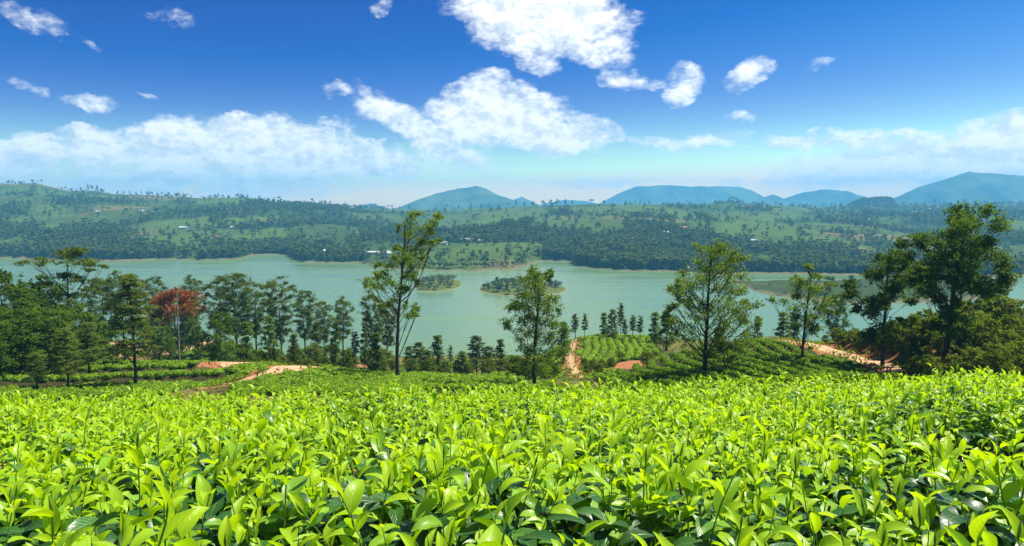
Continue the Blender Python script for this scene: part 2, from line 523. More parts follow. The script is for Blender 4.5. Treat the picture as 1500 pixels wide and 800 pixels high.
PATH_R = smooth_poly([W(1105, 490, 124), W(1140, 492, 118), W(1172, 500, 109), W(1226, 523, 93), W(1290, 549, 79), W(1325, 566, 71)])
PATH_H = smooth_poly([W(842, 488, 156), W(840, 496, 146), W(834, 512, 132), W(838, 536, 112), W(852, 560, 97)])
PATH_L = smooth_poly([W(315, 576, 72), W(365, 566, 76), W(415, 556, 80), W(450, 546, 87), W(452, 539, 93), W(424, 536, 98), W(375, 534, 101), W(330, 534, 106)])
PATH_B = smooth_poly([W(205, 528, 178), W(235, 522, 184), W(270, 512, 193), W(305, 497, 210), W(330, 496, 216)])
PATH_B2 = smooth_poly([W(240, 516, 190), W(262, 502, 203), W(282, 492, 216)])
PATH_S = smooth_poly([W(163, 502, 205), W(172, 512, 192), W(180, 526, 180)])
PATHS = [(PATH_R, 1.25), (PATH_H, 0.65), (PATH_L, 2.0), (PATH_B, 1.6), (PATH_B2, 1.6), (PATH_S, 1.0)]
# bank and bench right of the right-hand path
dR, sR = polydist(GX, GY, PATH_R)
dR = dR * sR
bank = 2.4 * sstep(1.3, 5.0, -dR) * (1 - sstep(20, 38, -dR)) * sstep(66, 76, GY) * (1 - sstep(98, 112, GY))
bankL = 2.4 * sstep(1.3, 5.0, dR) * (1 - sstep(20, 38, dR)) * sstep(66, 76, GY) * (1 - sstep(98, 112, GY))
# which side is the right-hand (+x) one
GZ += bank if (sR[np.argmin(np.abs(gy - 95)), np.argmin(np.abs(gx - 70))] < 0) else bankL
GZ += 0.5 * (1 - sstep(1.6, 5.0, np.abs(dR)))
dL_, _ = polydist(GX, GY, PATH_L)
GZ += 0.75 * (1 - sstep(2.6, 6.5, dL_))
soil = np.zeros_like(GZ)
for pth, hw in PATHS:
    d, s = polydist(GX, GY, pth)
    flat = 1 - sstep(hw, hw + 1.5, d)
    soil = np.maximum(soil, 1 - sstep(hw + 0.1, hw + 1.6, d + (fbm(GX / 3, GY / 3, 9) - 0.5) * 2.4))
dRabs = np.abs(dR)
sideR = np.where((bank if (sR[np.argmin(np.abs(gy - 95)), np.argmin(np.abs(gx - 70))] < 0) else bankL) > 0.1, 1, 0)
bankA = sideR * sstep(1.4, 2.6, dRabs) * (1 - sstep(3.2, 5.0, dRabs + (fbm(GX / 4, GY / 4, 19) - 0.5) * 2))
soil = np.maximum(soil, bankA)
for (px, row, Y, r) in [(925, 531, 108, 2.6), (905, 533, 107, 2.0), (360, 557, 80, 1.7), (340, 562, 78, 1.3), (385, 552, 83, 1.4), (940, 527, 112, 1.8),
                        (290, 505, 202, 3.5), (720, 540, 180, 3.5), (495, 525, 175, 5), (540, 535, 150, 5), (560, 520, 200, 6)]:
    c = W(px, row, Y)
    d = np.hypot(GX - c[0], (GY - c[1]) * 0.6)
    soil = np.maximum(soil, 1 - sstep(r * 0.5, r * 1.3, d + (fbm(GX / 2.5, GY / 2.5, 5) - 0.5) * 3))
# little scarps under the red patches of soil
for (px, row, Y, amp) in [(925, 531, 110, 0.9), (365, 556, 82, 0.7)]:
    c = W(px, row, Y)
    GZ += amp * sstep(-1.2, 1.2, GY - c[1]) * np.exp(-((GX - c[0]) / 3.6) ** 2 - ((GY - c[1]) / 6) ** 2)
shore = 1 - sstep(0.5, 3.5, GZ + (fbm(GX / 6, GY / 6, 2) - 0.5) * 2)
dry = sstep(0.48, 0.66, fbm(GX / 22, GY / 22, 31, 4) + 0.14 * sstep(120, 190, GY) * (1 - sstep(0.02, 0.25, GX / np.maximum(GY, 1))))


def gz(x, y):
    fx = np.clip((np.asarray(x, float) - gx[0]) / GS, 0, len(gx) - 1.001); fy = np.clip((np.asarray(y, float) - gy[0]) / GS, 0, len(gy) - 1.001)
    i, jj = fx.astype(int), fy.astype(int); u, v = fx - i, fy - jj
    return (GZ[jj, i] * (1 - u) + GZ[jj, i + 1] * u) * (1 - v) + (GZ[jj + 1, i] * (1 - u) + GZ[jj + 1, i + 1] * u) * v


def gsoil(x, y):
    i = np.clip(np.round((np.asarray(x) - gx[0]) / GS).astype(int), 0, len(gx) - 1); jj = np.clip(np.round((np.asarray(y) - gy[0]) / GS).astype(int), 0, len(gy) - 1)
    return soil[jj, i]


M_GROUND, t = new_mat('hillside_ground')
co = t.n('ShaderNodeTexCoord').outputs['Object']
n1 = t.noise(co, 0.16, 8, 0.62).outputs[0]
n2_ = t.noise(co, 2.2, 6, 0.65).outputs[0]
gr = t.mix(t.remap(n1, 0.35, 0.65), rgb(0.055, 0.105, 0.014), rgb(0.12, 0.19, 0.022))
gr = t.mix(t.remap(n2_, 0.35, 0.7), gr, rgb(0.035, 0.060, 0.010))
gr = t.mix(t.math('MULTIPLY', t.attr('dry'), t.remap(n2_, 0.3, 0.6, 0.35, 0.9)), gr, rgb(0.22, 0.16, 0.06))
gr = t.mix(t.math('MULTIPLY', t.attr('tea'), 0.9), gr, t.mix(n2_, rgb(0.022, 0.022, 0.010), rgb(0.06, 0.045, 0.02)))  # leaf litter under the tea, coloured dark so the row gaps look shaded
so = t.mix(t.remap(n2_, 0.3, 0.7), rgb(0.30, 0.11, 0.045), rgb(0.46, 0.20, 0.085))
cc = t.mix(t.remap(t.math('ADD', t.attr('soil'), t.math('MULTIPLY', t.math('SUBTRACT', n2_, 0.5), 0.7)), 0.35, 0.62), gr, so)
cc = t.mix(t.math('MULTIPLY', t.attr('bank'), 0.85), cc, t.mix(n2_, rgb(0.045, 0.018, 0.010), rgb(0.16, 0.055, 0.028)))  # bank earth coloured darker, painting in the shade on its face
cc = t.mix(t.attr('shore'), cc, rgb(0.26, 0.17, 0.09))
bp = t.n('ShaderNodeBump', Strength=0.9, Distance=0.4, Height=t.noise(co, 1.4, 10, 0.7).outputs[0])
b = t.n('ShaderNodeBsdfPrincipled', Base_Color=cc, Roughness=0.95, Normal=bp.outputs[0])
b.inputs['Specular IOR Level'].default_value = 0.1
t.n('ShaderNodeOutputMaterial', Surface=b.outputs[0])
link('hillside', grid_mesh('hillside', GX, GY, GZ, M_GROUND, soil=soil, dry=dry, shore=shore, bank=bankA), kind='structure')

# paths: sandy ribbons draped on the hillside
M_PATH = simple_mat('sandy_path', (0.44, 0.235, 0.115), (0.60, 0.385, 0.215), 0.9, 0.95, 0.5, 10)
for pth, hw in PATHS:
    n = len(pth)
    d = np.gradient(pth, axis=0); d /= np.linalg.norm(d, axis=1)[:, None]
    nrm = np.stack([d[:, 1], -d[:, 0]], -1)
    us = np.linspace(-1, 1, 7)
    wv = hw * (0.8 + 0.5 * fbm(np.arange(n) / 5.0, np.zeros(n), int(hw * 10), 3))
    XY = pth[:, None] + us[None, :, None] * nrm[:, None] * wv[:, None, None]
    Z = gz(XY[..., 0], XY[..., 1]) + 0.09 - 0.06 * np.abs(us)[None] ** 3
    link('path', grid_mesh('path', XY[..., 0], XY[..., 1], Z, M_PATH), kind='structure')


# ------------------------------------------------------------------ far terrain
def wl(row):            # distance of the water line that shows at this row
    return CAMZ / ratio(row)


SH = [(-900, 377), (-200, 377), (0, 378), (60, 380), (100, 382), (170, 383), (250, 380), (300, 382), (345, 380), (372, 374), (400, 373), (424, 373.5), (432, 381),
      (445, 384), (480, 385), (530, 385), (545, 391), (600, 396), (640, 397.5), (700, 397), (750, 395), (768, 391), (778, 386), (792, 382.5), (838, 383.5),
      (845, 390), (880, 395), (930, 398), (990, 398), (1040, 402), (1075, 402), (1100, 400), (1200, 402), (1280, 404), (1400, 404), (1500, 404), (1750, 404), (2600, 400)]
CR = [(-900, 262), (-200, 268), (0, 270), (60, 270), (105, 281), (140, 280), (170, 285), (230, 287), (300, 292), (335, 292), (370, 292), (420, 300), (480, 304), (560, 307),
      (640, 309), (700, 306), (790, 303), (870, 300), (960, 300), (1080, 300), (1200, 304), (1240, 302), (1300, 302), (1400, 300), (1500, 299), (1750, 296), (2600, 290)]
CD = [(-900, 2300), (0, 2200), (300, 2300), (420, 2200), (560, 2600), (800, 1900), (900, 1900), (1080, 2300), (1300, 2900), (2600, 3000)]
fs = np.linspace(-1.05, 1.05, 480)
fpx = fs * FPX + 750
shoreY = CAMZ / np.array([ratio(r) for r in np.interp(fpx, [a for a, _ in SH], [b for _, b in SH])])
shoreY = shoreY * (1 + 0.012 * (fbm(fpx / 14, fpx * 0, 4, 4) - 0.5) * 2)
crestY = np.interp(fpx, [a for a, _ in CD], [b for _, b in CD])
crestZ = CAMZ - crestY * np.array([ratio(r) for r in np.interp(fpx, [a for a, _ in CR], [b for _, b in CR])])
fy_ = np.concatenate([np.geomspace(440, 3900, 240), np.geomspace(4050, 7600, 14)])
FSX, FYY = np.meshgrid(fs, fy_)
FXX = FSX * FYY


def far_z(s_idx_interp, X, Y):
    s = np.clip(X / Y, fs[0], fs[-1])
    sy = np.interp(s, fs, shoreY); cy = np.interp(s, fs, crestY); cz = np.interp(s, fs, crestZ)
    tt = (Y - sy) / (cy - sy)
    t1 = np.clip(tt, 0, 1)
    z = cz * (0.62 * t1 + 0.38 * t1 * t1 * (3 - 2 * t1))
    lob = (fbm(X / 330, Y / 420, 11, 3) - 0.5) * 2
    lob2 = 1 - np.abs(fbm(X / 190 + 7, Y / 260, 23, 3) - 0.5) * 4
    amp = np.sin(np.pi * np.clip(t1, 0, 1)) ** 0.8
    z = z + amp * (lob * 26 + lob2 * 9)
    z = z + sstep(0, 0.05, tt) * (fbm(X / 60, Y / 60, 41, 3) - 0.5) * 5
    beyond = np.clip((Y - cy) / 1400, 0, 1)
    z = z * (1 - beyond) + beyond * (12 + 10 * fbm(X / 900, Y / 900, 8))
    bank_ = np.where(tt < 0, np.maximum((Y - sy) * 0.05, -4.0), np.minimum((Y - sy) * 0.06, 1.5))
    z = np.where(tt < 0, bank_, z + bank_)
    # flat right-hand peninsula
    fr_ = np.interp(s * FPX + 750, [1075, 1090, 1110, 1150, 1200, 1260, 1340, 1420, 1470, 1486, 1500], [413, 418, 428, 436, 440, 446, 444, 440, 434, 424, 412])
    bk_ = np.interp(s * FPX + 750, [1075, 1090, 1200, 1400, 1500], [413, 412.5, 412, 411, 412])
    fy0, by0 = CAMZ / ratio_v(fr_), CAMZ / ratio_v(bk_)
    mid = np.minimum(Y - fy0, by0 - Y) + (fbm(X / 16, Y / 22, 77, 3) - 0.5) * 14
    pen = np.clip(mid * 0.12, -4, 2.6) + np.clip((fbm(X / 40, Y / 60, 78, 3) - 0.4) * 6, 0, 4) * (mid > 12)
    return np.maximum(z, pen)


def ratio_v(row):
    return np.tan(np.arctan((np.asarray(row, float) - 400) / FPX) + PITCH)


FZZ = far_z(None, FXX, FYY)


def fz(x, y):
    return far_z(None, np.asarray(x, float), np.asarray(y, float))


def wood_density(X, Y):
    s = X / Y
    p = s * FPX + 750
    sy = np.interp(s, fs, shoreY); cy = np.interp(s, fs, crestY)
    tt = (Y - sy) / (cy - sy)
    d = fbm(X / 210, Y / 300, 61, 4)
    low = (1 - sstep(0.10, 0.34, tt))
    v = 0.55 * d + 0.45 * fbm(X / 70, Y / 110, 67, 3) + 0.10 * low - 0.01
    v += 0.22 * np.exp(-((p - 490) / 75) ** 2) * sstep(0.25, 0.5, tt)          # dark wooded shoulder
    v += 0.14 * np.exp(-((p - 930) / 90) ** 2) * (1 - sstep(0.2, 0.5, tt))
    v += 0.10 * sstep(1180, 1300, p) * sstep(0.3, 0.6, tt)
    v -= 0.16 * np.exp(-((p - 690) / 85) ** 2) * sstep(0.30, 0.5, tt)           # open tea under the blue mountain
    v -= 0.6 * sstep(530, 560, p) * (1 - sstep(770, 800, p)) * (1 - sstep(0.12, 0.17, tt))
    v += 0.2 * sstep(560, 600, p) * (1 - sstep(850, 870, p)) * sstep(0.16, 0.2, tt) * (1 - sstep(0.3, 0.36, tt))    # tea peninsula
    v -= 0.14 * np.exp(-((p - 340) / 90) ** 2) * sstep(0.45, 0.7, tt)
    v -= 0.12 * np.exp(-((p - 1200) / 60) ** 2) * np.exp(-((tt - 0.42) / 0.12) ** 2)
    return sstep(0.47, 0.60, v)


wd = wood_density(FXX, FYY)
ttF = (FYY - np.interp(FSX, fs, shoreY)) / (np.interp(FSX, fs, crestY) - np.interp(FSX, fs, shoreY))
brownF = sstep(0.60, 0.72, fbm(FXX / 120, FYY / 200, 91, 4)) * 0.8
brightF = sstep(0.44, 0.60, fbm(FXX / 160 + 9, FYY / 240, 97, 4)) * (1 - wd)
pF = FSX * FPX + 750
for (pc, pr, rt, wt) in [(655, 0.06, 0.09, 95), (690, 0.55, 0.2, 80), (1190, 0.45, 0.08, 60), (1240, 0.35, 0.06, 60), (380, 0.8, 0.14, 60), (230, 0.4, 0.08, 30), (120, 0.3, 0.08, 40), (830, 0.5, 0.2, 70)]:
    brightF = np.maximum(brightF, 0.95 * np.exp(-((pF - pc) / wt) ** 2 - ((ttF - pr) / rt) ** 2))
penF = (FYY < wl(409)) & (FYY > 480) & (FZZ > 0)
brownF = np.maximum(brownF, np.where(penF & (FSX > 0.25) & (FYY < 690), 0.08, 0))
brownF = np.maximum(brownF, 0.9 * np.exp(-((pF - 430) / 22) ** 2 - ((ttF - 0.96) / 0.05) ** 2))
sandF = (1 - sstep(0.4, 1.5, FZZ + (fbm(FXX / 18, FYY / 18, 3) - 0.5) * 1.6)) * (FZZ > -1)
M_FAR, t = new_mat('far_hillside')
co = t.n('ShaderNodeTexCoord').outputs['Object']
na = t.noise(co, 0.012, 10, 0.66).outputs[0]
nb = t.noise(co, 0.09, 6, 0.7).outputs[0]
g1 = t.mix(t.remap(na, 0.35, 0.65), rgb(0.046, 0.082, 0.021), rgb(0.078, 0.114, 0.029))
g1 = t.mix(t.attr('bright'), g1, t.mix(t.remap(nb, 0.3, 0.7), rgb(0.070, 0.125, 0.022), rgb(0.112, 0.168, 0.033)))
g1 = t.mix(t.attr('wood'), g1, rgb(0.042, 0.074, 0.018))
g1 = t.mix(t.attr('brown'), g1, t.mix(t.remap(nb, 0.3, 0.7), rgb(0.14, 0.13, 0.05), rgb(0.26, 0.18, 0.08)))
g1 = t.mix(t.attr('sand'), g1, rgb(0.19, 0.17, 0.085))
g1 = t.mix(t.remap(nb, 0.52, 0.72, 0, 0.75), g1, rgb(0.022, 0.042, 0.014))
bp = t.n('ShaderNodeBump', Strength=1.0, Distance=6.0, Height=nb)
b = t.n('ShaderNodeBsdfPrincipled', Base_Color=g1, Roughness=1.0, Normal=bp.outputs[0])
b.inputs['Specular IOR Level'].default_value = 0.0
t.n('ShaderNodeOutputMaterial', Surface=b.outputs[0])
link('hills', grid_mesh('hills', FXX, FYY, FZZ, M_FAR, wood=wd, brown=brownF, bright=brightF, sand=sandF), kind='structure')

# ground sheet to the horizon (under everything) and the lake
mb = MB(); mb.add([(-8000, -2000, -6), (8000, -2000, -6), (8000, 8000, -6), (-8000, 8000, -6)], [[0, 1, 2, 3]])
link('ground', mb.mesh('ground', simple_mat('plain_ground', (0.05, 0.09, 0.02), (0.09, 0.13, 0.03), 0.01)), kind='structure')
M_WATER, t = new_mat('lake_water')
co = t.n('ShaderNodeTexCoord').outputs['Object']
mpw = t.n('ShaderNodeMapping', Vector=co, Scale=(0.45, 1.0, 1.0)).outputs[0]
mps = t.n('ShaderNodeMapping', Vector=co, Scale=(0.22, 1.0, 1.0)).outputs[0]
r1 = t.noise(mpw, 0.55, 5, 0.6).outputs[0]
r2 = t.noise(mps, 0.035, 6, 0.62).outputs[0]
bp = t.n('ShaderNodeBump', Strength=0.3, Distance=0.4, Height=r1)
wc = t.mix(t.remap(r2, 0.3, 0.7), rgb(0.112, 0.196, 0.082), rgb(0.130, 0.220, 0.094))
b = t.n('ShaderNodeBsdfPrincipled', Base_Color=wc, Roughness=t.remap(r2, 0.35, 0.65, 0.16, 0.30), Normal=bp.outputs[0])
b.inputs['IOR'].default_value = 1.33
b.inputs['Specular IOR Level'].default_value = 0.22
t.n('ShaderNodeOutputMaterial', Surface=b.outputs[0])
mb = MB(); mb.add([(-1500, 250, 0), (1500, 250, 0), (1500, 1500, 0), (-1500, 1500, 0)], [[0, 1, 2, 3]])
link('lake', mb.mesh('lake', M_WATER), kind='structure')

# ------------------------------------------------------------------ blue mountains far behind
M_MTN, t = new_mat('mountain_forest')
co = t.n('ShaderNodeTexCoord').outputs['Object']
na = t.noise(co, 0.004, 8, 0.65).outputs[0]
b = t.n('ShaderNodeBsdfPrincipled', Base_Color=t.mix(t.remap(na, 0.35, 0.65), rgb(0.022, 0.045, 0.020), rgb(0.10, 0.15, 0.05)), Roughness=1.0)
b.inputs['Specular IOR Level'].default_value = 0.0
t.n('ShaderNodeOutputMaterial', Surface=b.outputs[0])
MTN = [
    (7000, [(560, 312), (585, 303), (610, 293), (640, 283), (665, 277), (700, 272), (712, 276), (730, 285), (752, 292), (780, 300), (800, 310)]),
    (9000, [(720, 306), (745, 295), (765, 288), (782, 296), (800, 304)]),
    (10500, [(770, 306), (800, 297), (830, 292), (860, 294), (890, 303)]),
    (10000, [(855, 309), (880, 296), (905, 283), (930, 273), (965, 271), (985, 271), (1010, 273), (1050, 272), (1085, 274), (1100, 279), (1125, 292), (1150, 303)]),
    (8800, [(1085, 304), (1110, 290), (1132, 284), (1146, 291), (1175, 281), (1205, 277), (1235, 279), (1265, 288), (1300, 298), (1330, 306)]),
    (7200, [(1270, 308), (1310, 290), (1340, 274), (1380, 262), (1412, 251), (1440, 253), (1480, 256), (1530, 258), (1600, 252), (1700, 270), (1800, 300)]),
    (9500, [(500, 312), (525, 303), (545, 297), (565, 303), (590, 311)]),
]
for (Y, pr) in MTN:
    Y *= 0.70
    px0, px1 = pr[0][0], pr[-1][0]
    pp = np.linspace(px0, px1, 130)
    rows = np.interp(pp, [a for a, _ in pr], [b for _, b in pr])
    rows = rows - (fbm(pp / 7, pp * 0, 13, 4) - 0.5) * 2.2 * np.sin(np.pi * (pp - px0) / (px1 - px0))
    ztop = np.maximum(CAMZ - Y * ratio_v(rows), 4.0)
    xs = (pp - 750) / FPX * Y
    v = np.linspace(-1, 1, 41)
    depth = 650 if px1 - px0 > 150 else 380
    X = np.repeat(xs[None], 41, 0); YY = Y + v[:, None] * depth + 0 * X
    prof_ = np.clip(1 - np.abs(v[:, None]), 0, 1) ** 0.8
    rough_ = 1 - (1 - prof_) * (np.abs(fbm(X / 160, YY / 600, 55, 4) - .5) * 2.6)
    Z = ztop[None] * prof_ * np.where(np.abs(v[:, None]) < 0.02, 1, rough_) - 3
    link('mountain', grid_mesh('mountain', X, YY, Z, M_MTN), kind='structure')

# ------------------------------------------------------------------ islands in the lake
M_ISL, t = new_mat('island_ground')
geo = t.n('ShaderNodeNewGeometry')
szp = t.n('ShaderNodeSeparateXYZ', i0=geo.outputs['Position'])
nn = t.noise(geo.outputs['Position'], 0.25, 6, 0.65).outputs[0]
c0 = t.mix(t.remap(nn, 0.35, 0.65), rgb(0.06, 0.085, 0.018), rgb(0.13, 0.15, 0.035))
c0 = t.mix(t.remap(t.math('ADD', szp.outputs[2], nn), 0.55, 0.9), rgb(0.27, 0.20, 0.11), c0)
b = t.n('ShaderNodeBsdfPrincipled', Base_Color=c0, Roughness=1.0)
b.inputs['Specular IOR Level'].default_value = 0.0
t.n('ShaderNodeOutputMaterial', Surface=b.outputs[0])
ISL = []
for (pxa, pxb, rf, rb, hmax, sd) in [(606, 676, 427.5, 409, 3.2, 1), (698, 830, 434.5, 413, 3.0, 2)]:
    y0, y1 = wl(rf), wl(rb)
    cy = (y0 + y1) / 2; cx = ((pxa + pxb) / 2 - 750) / FPX * cy
    rx = (pxb - pxa) / 2 / FPX * cy; ry = (y1 - y0) / 2
    u = np.linspace(-1.25, 1.25, 70); X, Y = np.meshgrid(cx + u * rx, cy + u * ry)
    th = np.arctan2((Y - cy) / ry, (X - cx) / rx)
    rr = np.hypot((X - cx) / rx, (Y - cy) / ry) / (0.93 + 0.16 * (fbm(np.cos(th) * 2 + sd * 5, np.sin(th) * 2, sd, 3) - 0.3))
    Z = np.where(rr < 1, hmax * (1 - rr ** 2.2) ** 0.7, -3 * np.clip(rr - 1, 0, 1) * 4) + (fbm(X / 6, Y / 6, sd) - 0.5) * 0.5 * (rr < 0.9)
    link('island', grid_mesh('island', X, Y, Z, M_ISL), kind='structure')
    ISL.append((cx, cy, rx, ry, hmax, sd))


# ------------------------------------------------------------------ trees
def leaf_faces(mb, P, n_dir, L, Wd, tint, rs, droop=0.25):
    """many small folded leaves; P centres, n_dir preferred up vectors"""
    n = len(P)
    d = rs.normal(size=(n, 3)); d[:, 2] -= droop
    d /= np.linalg.norm(d, axis=1)[:, None]
    up = rs.normal(size=(n, 3)) * 0.75 + n_dir
    s = np.cross(d, up); s /= np.linalg.norm(s, axis=1)[:, None] + 1e-9
    nn_ = np.cross(s, d)
    L = L * rs.uniform(0.6, 1.3, n)[:, None]; Wd = Wd * rs.uniform(0.7, 1.2, n)[:, None]
    a = P - d * L * 0.5; c = P + d * L * 0.5
    bq = P + s * Wd * 0.5 + nn_ * Wd * 0.18; dq = P - s * Wd * 0.5 + nn_ * Wd * 0.18
    V = np.stack([a, bq, c, dq], 1).reshape(-1, 3)
    Q = np.arange(n * 4).reshape(n, 4)
    mb.add(V, Q, tint=np.repeat(np.clip(tint, 0, 1), 4))


def make_tree(name, h, clumps, trunk_top, lean=(0, 0), r0=None, leaf=(0.4, 0.2), per=80, flat=0.7, mats=(None, None), seed=0, hollow=0.3,
              branches=True, wiggle=0.02, forks=1, tint=(0.15, 0.85), flower=None):
    """clumps: (x, y, z, radius) of the leaf masses. Returns trunk mesh, crown mesh (and blossom mesh)"""
    rs = np.random.default_rng(seed)
    r0 = r0 or h * 0.013
    tb = MB(); cb_ = MB(); fbm_ = MB()
    n = 14
    zz = np.linspace(0, trunk_top, n)
    wx = np.cumsum(rs.normal(size=n)) * wiggle * h / n * 2; wy = np.cumsum(rs.normal(size=n)) * wiggle * h / n * 2
    wx -= wx[0]; wy -= wy[0]
    tp = np.stack([lean[0] * (zz / trunk_top) ** 1.5 + wx, lean[1] * (zz / trunk_top) ** 1.5 + wy, zz], -1)
    tp[0, 2] = -0.6
    rad = r0 * (1 - zz / trunk_top) ** 0.8 * 0.85 + r0 * 0.15 + r0 * 0.5 * np.exp(-zz / (0.03 * h))
    tube(tb, tp, rad, 8)
    for (x, y, z, r) in clumps:
        c = np.array([x, y, z])
        dist = math.hypot(x - np.interp(z, zz, tp[:, 0]), y - np.interp(z, zz, tp[:, 1]))
        za = min(max(z - dist * rs.uniform(0.7, 1.2) - 0.3 * r, trunk_top * 0.12), trunk_top * 0.97)
        a = np.array([np.interp(za, zz, tp[:, 0]), np.interp(za, zz, tp[:, 1]), za])
        if branches and dist > 0.25 * r:
            k_ = 6
            tt = np.linspace(0, 1, k_)[:, None]
            mid = (a + c) / 2 + np.array([0, 0, -0.12 * dist]) + rs.normal(size=3) * 0.06 * dist
            bpnts = (1 - tt) ** 2 * a + 2 * tt * (1 - tt) * mid + tt ** 2 * c
            ra = min(np.interp(za, zz, rad) * 0.5, 0.007 * np.linalg.norm(c - a) + 0.012 * r)
            tube(tb, bpnts, np.linspace(ra, ra * 0.3, k_), 5)
            for _ in range(2):
                e_ = c + rs.normal(size=3) * r * np.array([0.6, 0.6, 0.4])
                tube(tb, np.stack([bpnts[3], (bpnts[4] + e_) / 2 + rs.normal(size=3) * 0.05 * r, e_]), [ra * .5, ra * .35, ra * .15], 4)
        m_ = int(per * 2.0 * rs.uniform(0.75, 1.25))
        ntw = max(7, int(m_ / 16))
        td = rs.normal(size=(ntw, 3)); td /= np.linalg.norm(td, axis=1)[:, None]
        tl_ = r * rs.uniform(0.55, 1.55, ntw) * (1.15 - 0.35 * np.abs(td[:, 2]))
        wi = rs.integers(0, ntw, m_)
        fr2 = hollow + (1 - hollow) * rs.random(m_) ** 0.75
        q = td[wi]
        Pp = q * (tl_[wi] * fr2)[:, None] + rs.normal(size=(m_, 3)) * r * 0.17
        Pp[:, 2] = Pp[:, 2] * flat - 0.10 * r * fr2 ** 2
        Pp = c + Pp
        tw_t = rs.normal(0, .14, ntw)
        tn = tint[0] + (tint[1] - tint[0]) * np.clip(rs.normal(0.45, 0.18, m_) + tw_t[wi] + rs.normal() * 0.12, 0, 1)
        tgt = cb_
        if flower is not None:
            isf = rs.random(m_) < flower(z / h, rs)
            if isf.any():
                leaf_faces(fbm_, Pp[isf], np.array([0, 0, 0.8]), leaf[0] * 0.9, leaf[1] * 1.2, tn[isf], rs, 0.0)
            Pp, q, tn = Pp[~isf], q[~isf], tn[~isf]
        leaf_faces(tgt, Pp, q * 0.6 + np.array([0, 0, 0.6]), leaf[0], leaf[1], tn, rs)
    out = [tb.mesh(name + '_trunk', mats[0]), cb_.mesh(name + '_crown', mats[1], smooth=False)]
    if flower is not None:
        out.append(fbm_.mesh(name + '_blossom', M_FLOWER, smooth=False))
    return out


def env_clumps(h, lo, Rmax, N, rc, seed, shape='cone', top=0.97, lean=(0, 0), one_side=0.0):
    rs = np.random.default_rng(seed)
    out = []
    gold = 2.39996
    for i in range(N):
        f = (i + 0.5) / N
        t_ = lo + (top - lo) * f
        if shape == 'cone': Rr = Rmax * (1 - f) ** 0.75 * min(1, 0.55 + f * 2.2) + 0.05 * Rmax
        elif shape == 'round': Rr = Rmax * math.sqrt(max(0.03, 1 - (2 * f - 0.9) ** 2 / 1.21))
        elif shape == 'vase': Rr = Rmax * (0.35 + 0.75 * f) * math.sqrt(max(0.03, 1 - max(0, f - 0.6) ** 2 / 0.17))
        elif shape == 'col': Rr = Rmax * (0.75 + 0.25 * math.sin(f * 9)) * (1 - f ** 4) + 0.1 * Rmax
        a = i * gold + rs.normal() * 0.5
        d = Rr * math.sqrt(rs.uniform(0.12, 1.0))
        r = rc * rs.uniform(0.65, 1.25) * (0.65 + 0.35 * min(1, Rr / Rmax))
        out.append((d * math.cos(a) + lean[0] * t_ ** 1.5, d * math.sin(a) + lean[1] * t_ ** 1.5, t_ * h + rs.normal() * 0.02 * h, r))
    return out


def put_tree(name, meshes, x, y, z, scale, label, group=None, rz=0.0, cat='tree', names=('trunk', 'crown', 'blossom'), sx=1.0):
    t_ = empty(name, (x, y, z), label, cat, group, rz, scale)
    t_.scale = (scale * sx, scale * sx, scale)
    for me, nm in zip(meshes, names):
        o = bpy.data.objects.new(nm, me)
        C.objects.link(o); o.parent = t_
    return t_


def px_m(Y):
    return Y / FPX


def stand(px, row_top, Y, row_hint=530):
    """ground point under a photo column at a distance, and the height a tree there needs to reach row_top"""
    x = slope_x(px, row_hint) * Y
    z = float(gz(x, Y))
    return x, z, (CAMZ - Y * ratio(row_top)) - z


# ---- species, a few meshes of each
SP = {}
SP['silver'] = [(20, make_tree('silver_oak', 20, env_clumps(20, 0.28, 3.5, 70, 1.25, 100 + k, 'cone'), 18.6, (rng.normal() * .5, 0), per=80, leaf=(0.42, 0.17),
                               mats=(M_BARK, M_SILVER), seed=200 + k)) for k in range(3)]
SP['gum'] = [(20, make_tree('gum', 20, env_clumps(20, 0.34, 4.1, 62, 1.4, 110 + k, 'vase'), 16.5, (rng.normal(), 0), per=75, leaf=(0.45, 0.17), flat=0.6,
                            mats=(M_BARK if k != 1 else M_PALEBARK, M_EUCA), seed=210 + k, hollow=0.15)) for k in range(4)]
SP['young'] = [(9, make_tree('young_oak', 9, env_clumps(9, 0.12, 1.5, 40, 0.75, 120 + k, 'col' if k == 1 else 'cone'), 8.5, per=55, leaf=(0.34, 0.15),
                             mats=(M_BARK, M_EUCA if k else M_SILVER), seed=220 + k, r0=0.13)) for k in range(3)]
SP['stalky'] = [(11, make_tree('stalky_oak', 11, env_clumps(11, 0.38, 1.4, 30, 0.75, 130 + k, 'cone'), 10.3, per=50, leaf=(0.34, 0.15),
                               mats=(M_BARK, M_EUCA), seed=230 + k, r0=0.12)) for k in range(2)]
SP['broad'] = [(14, make_tree('broadleaf', 14, env_clumps(14, 0.14, 4.3, 64, 1.45, 140 + k, 'round'), 11.5, per=75, leaf=(0.42, 0.22),
                              mats=(M_BARK, M_DARK), seed=240 + k)) for k in range(3)]
SP['pine'] = [(16, make_tree('feathery', 16, env_clumps(16, 0.28, 3.0, 70, 1.2, 150 + k, 'cone'), 15.6, per=85, leaf=(0.40, 0.12), flat=0.32,
                             mats=(M_BARK, M_PINE), seed=250 + k)) for k in range(2)]
SP['shrub'] = [(3, make_tree('shrub', 3, env_clumps(3, 0.10, 1.25, 26, 0.55, 160 + k, 'round', top=0.92), 2.0, per=60, leaf=(0.24, 0.12),
                             mats=(M_BARK, M_SHRUB), seed=260 + k, r0=0.06)) for k in range(3)]
fl = lambda f, rs: float(sstep(0.54, 0.80, f)) * 0.85
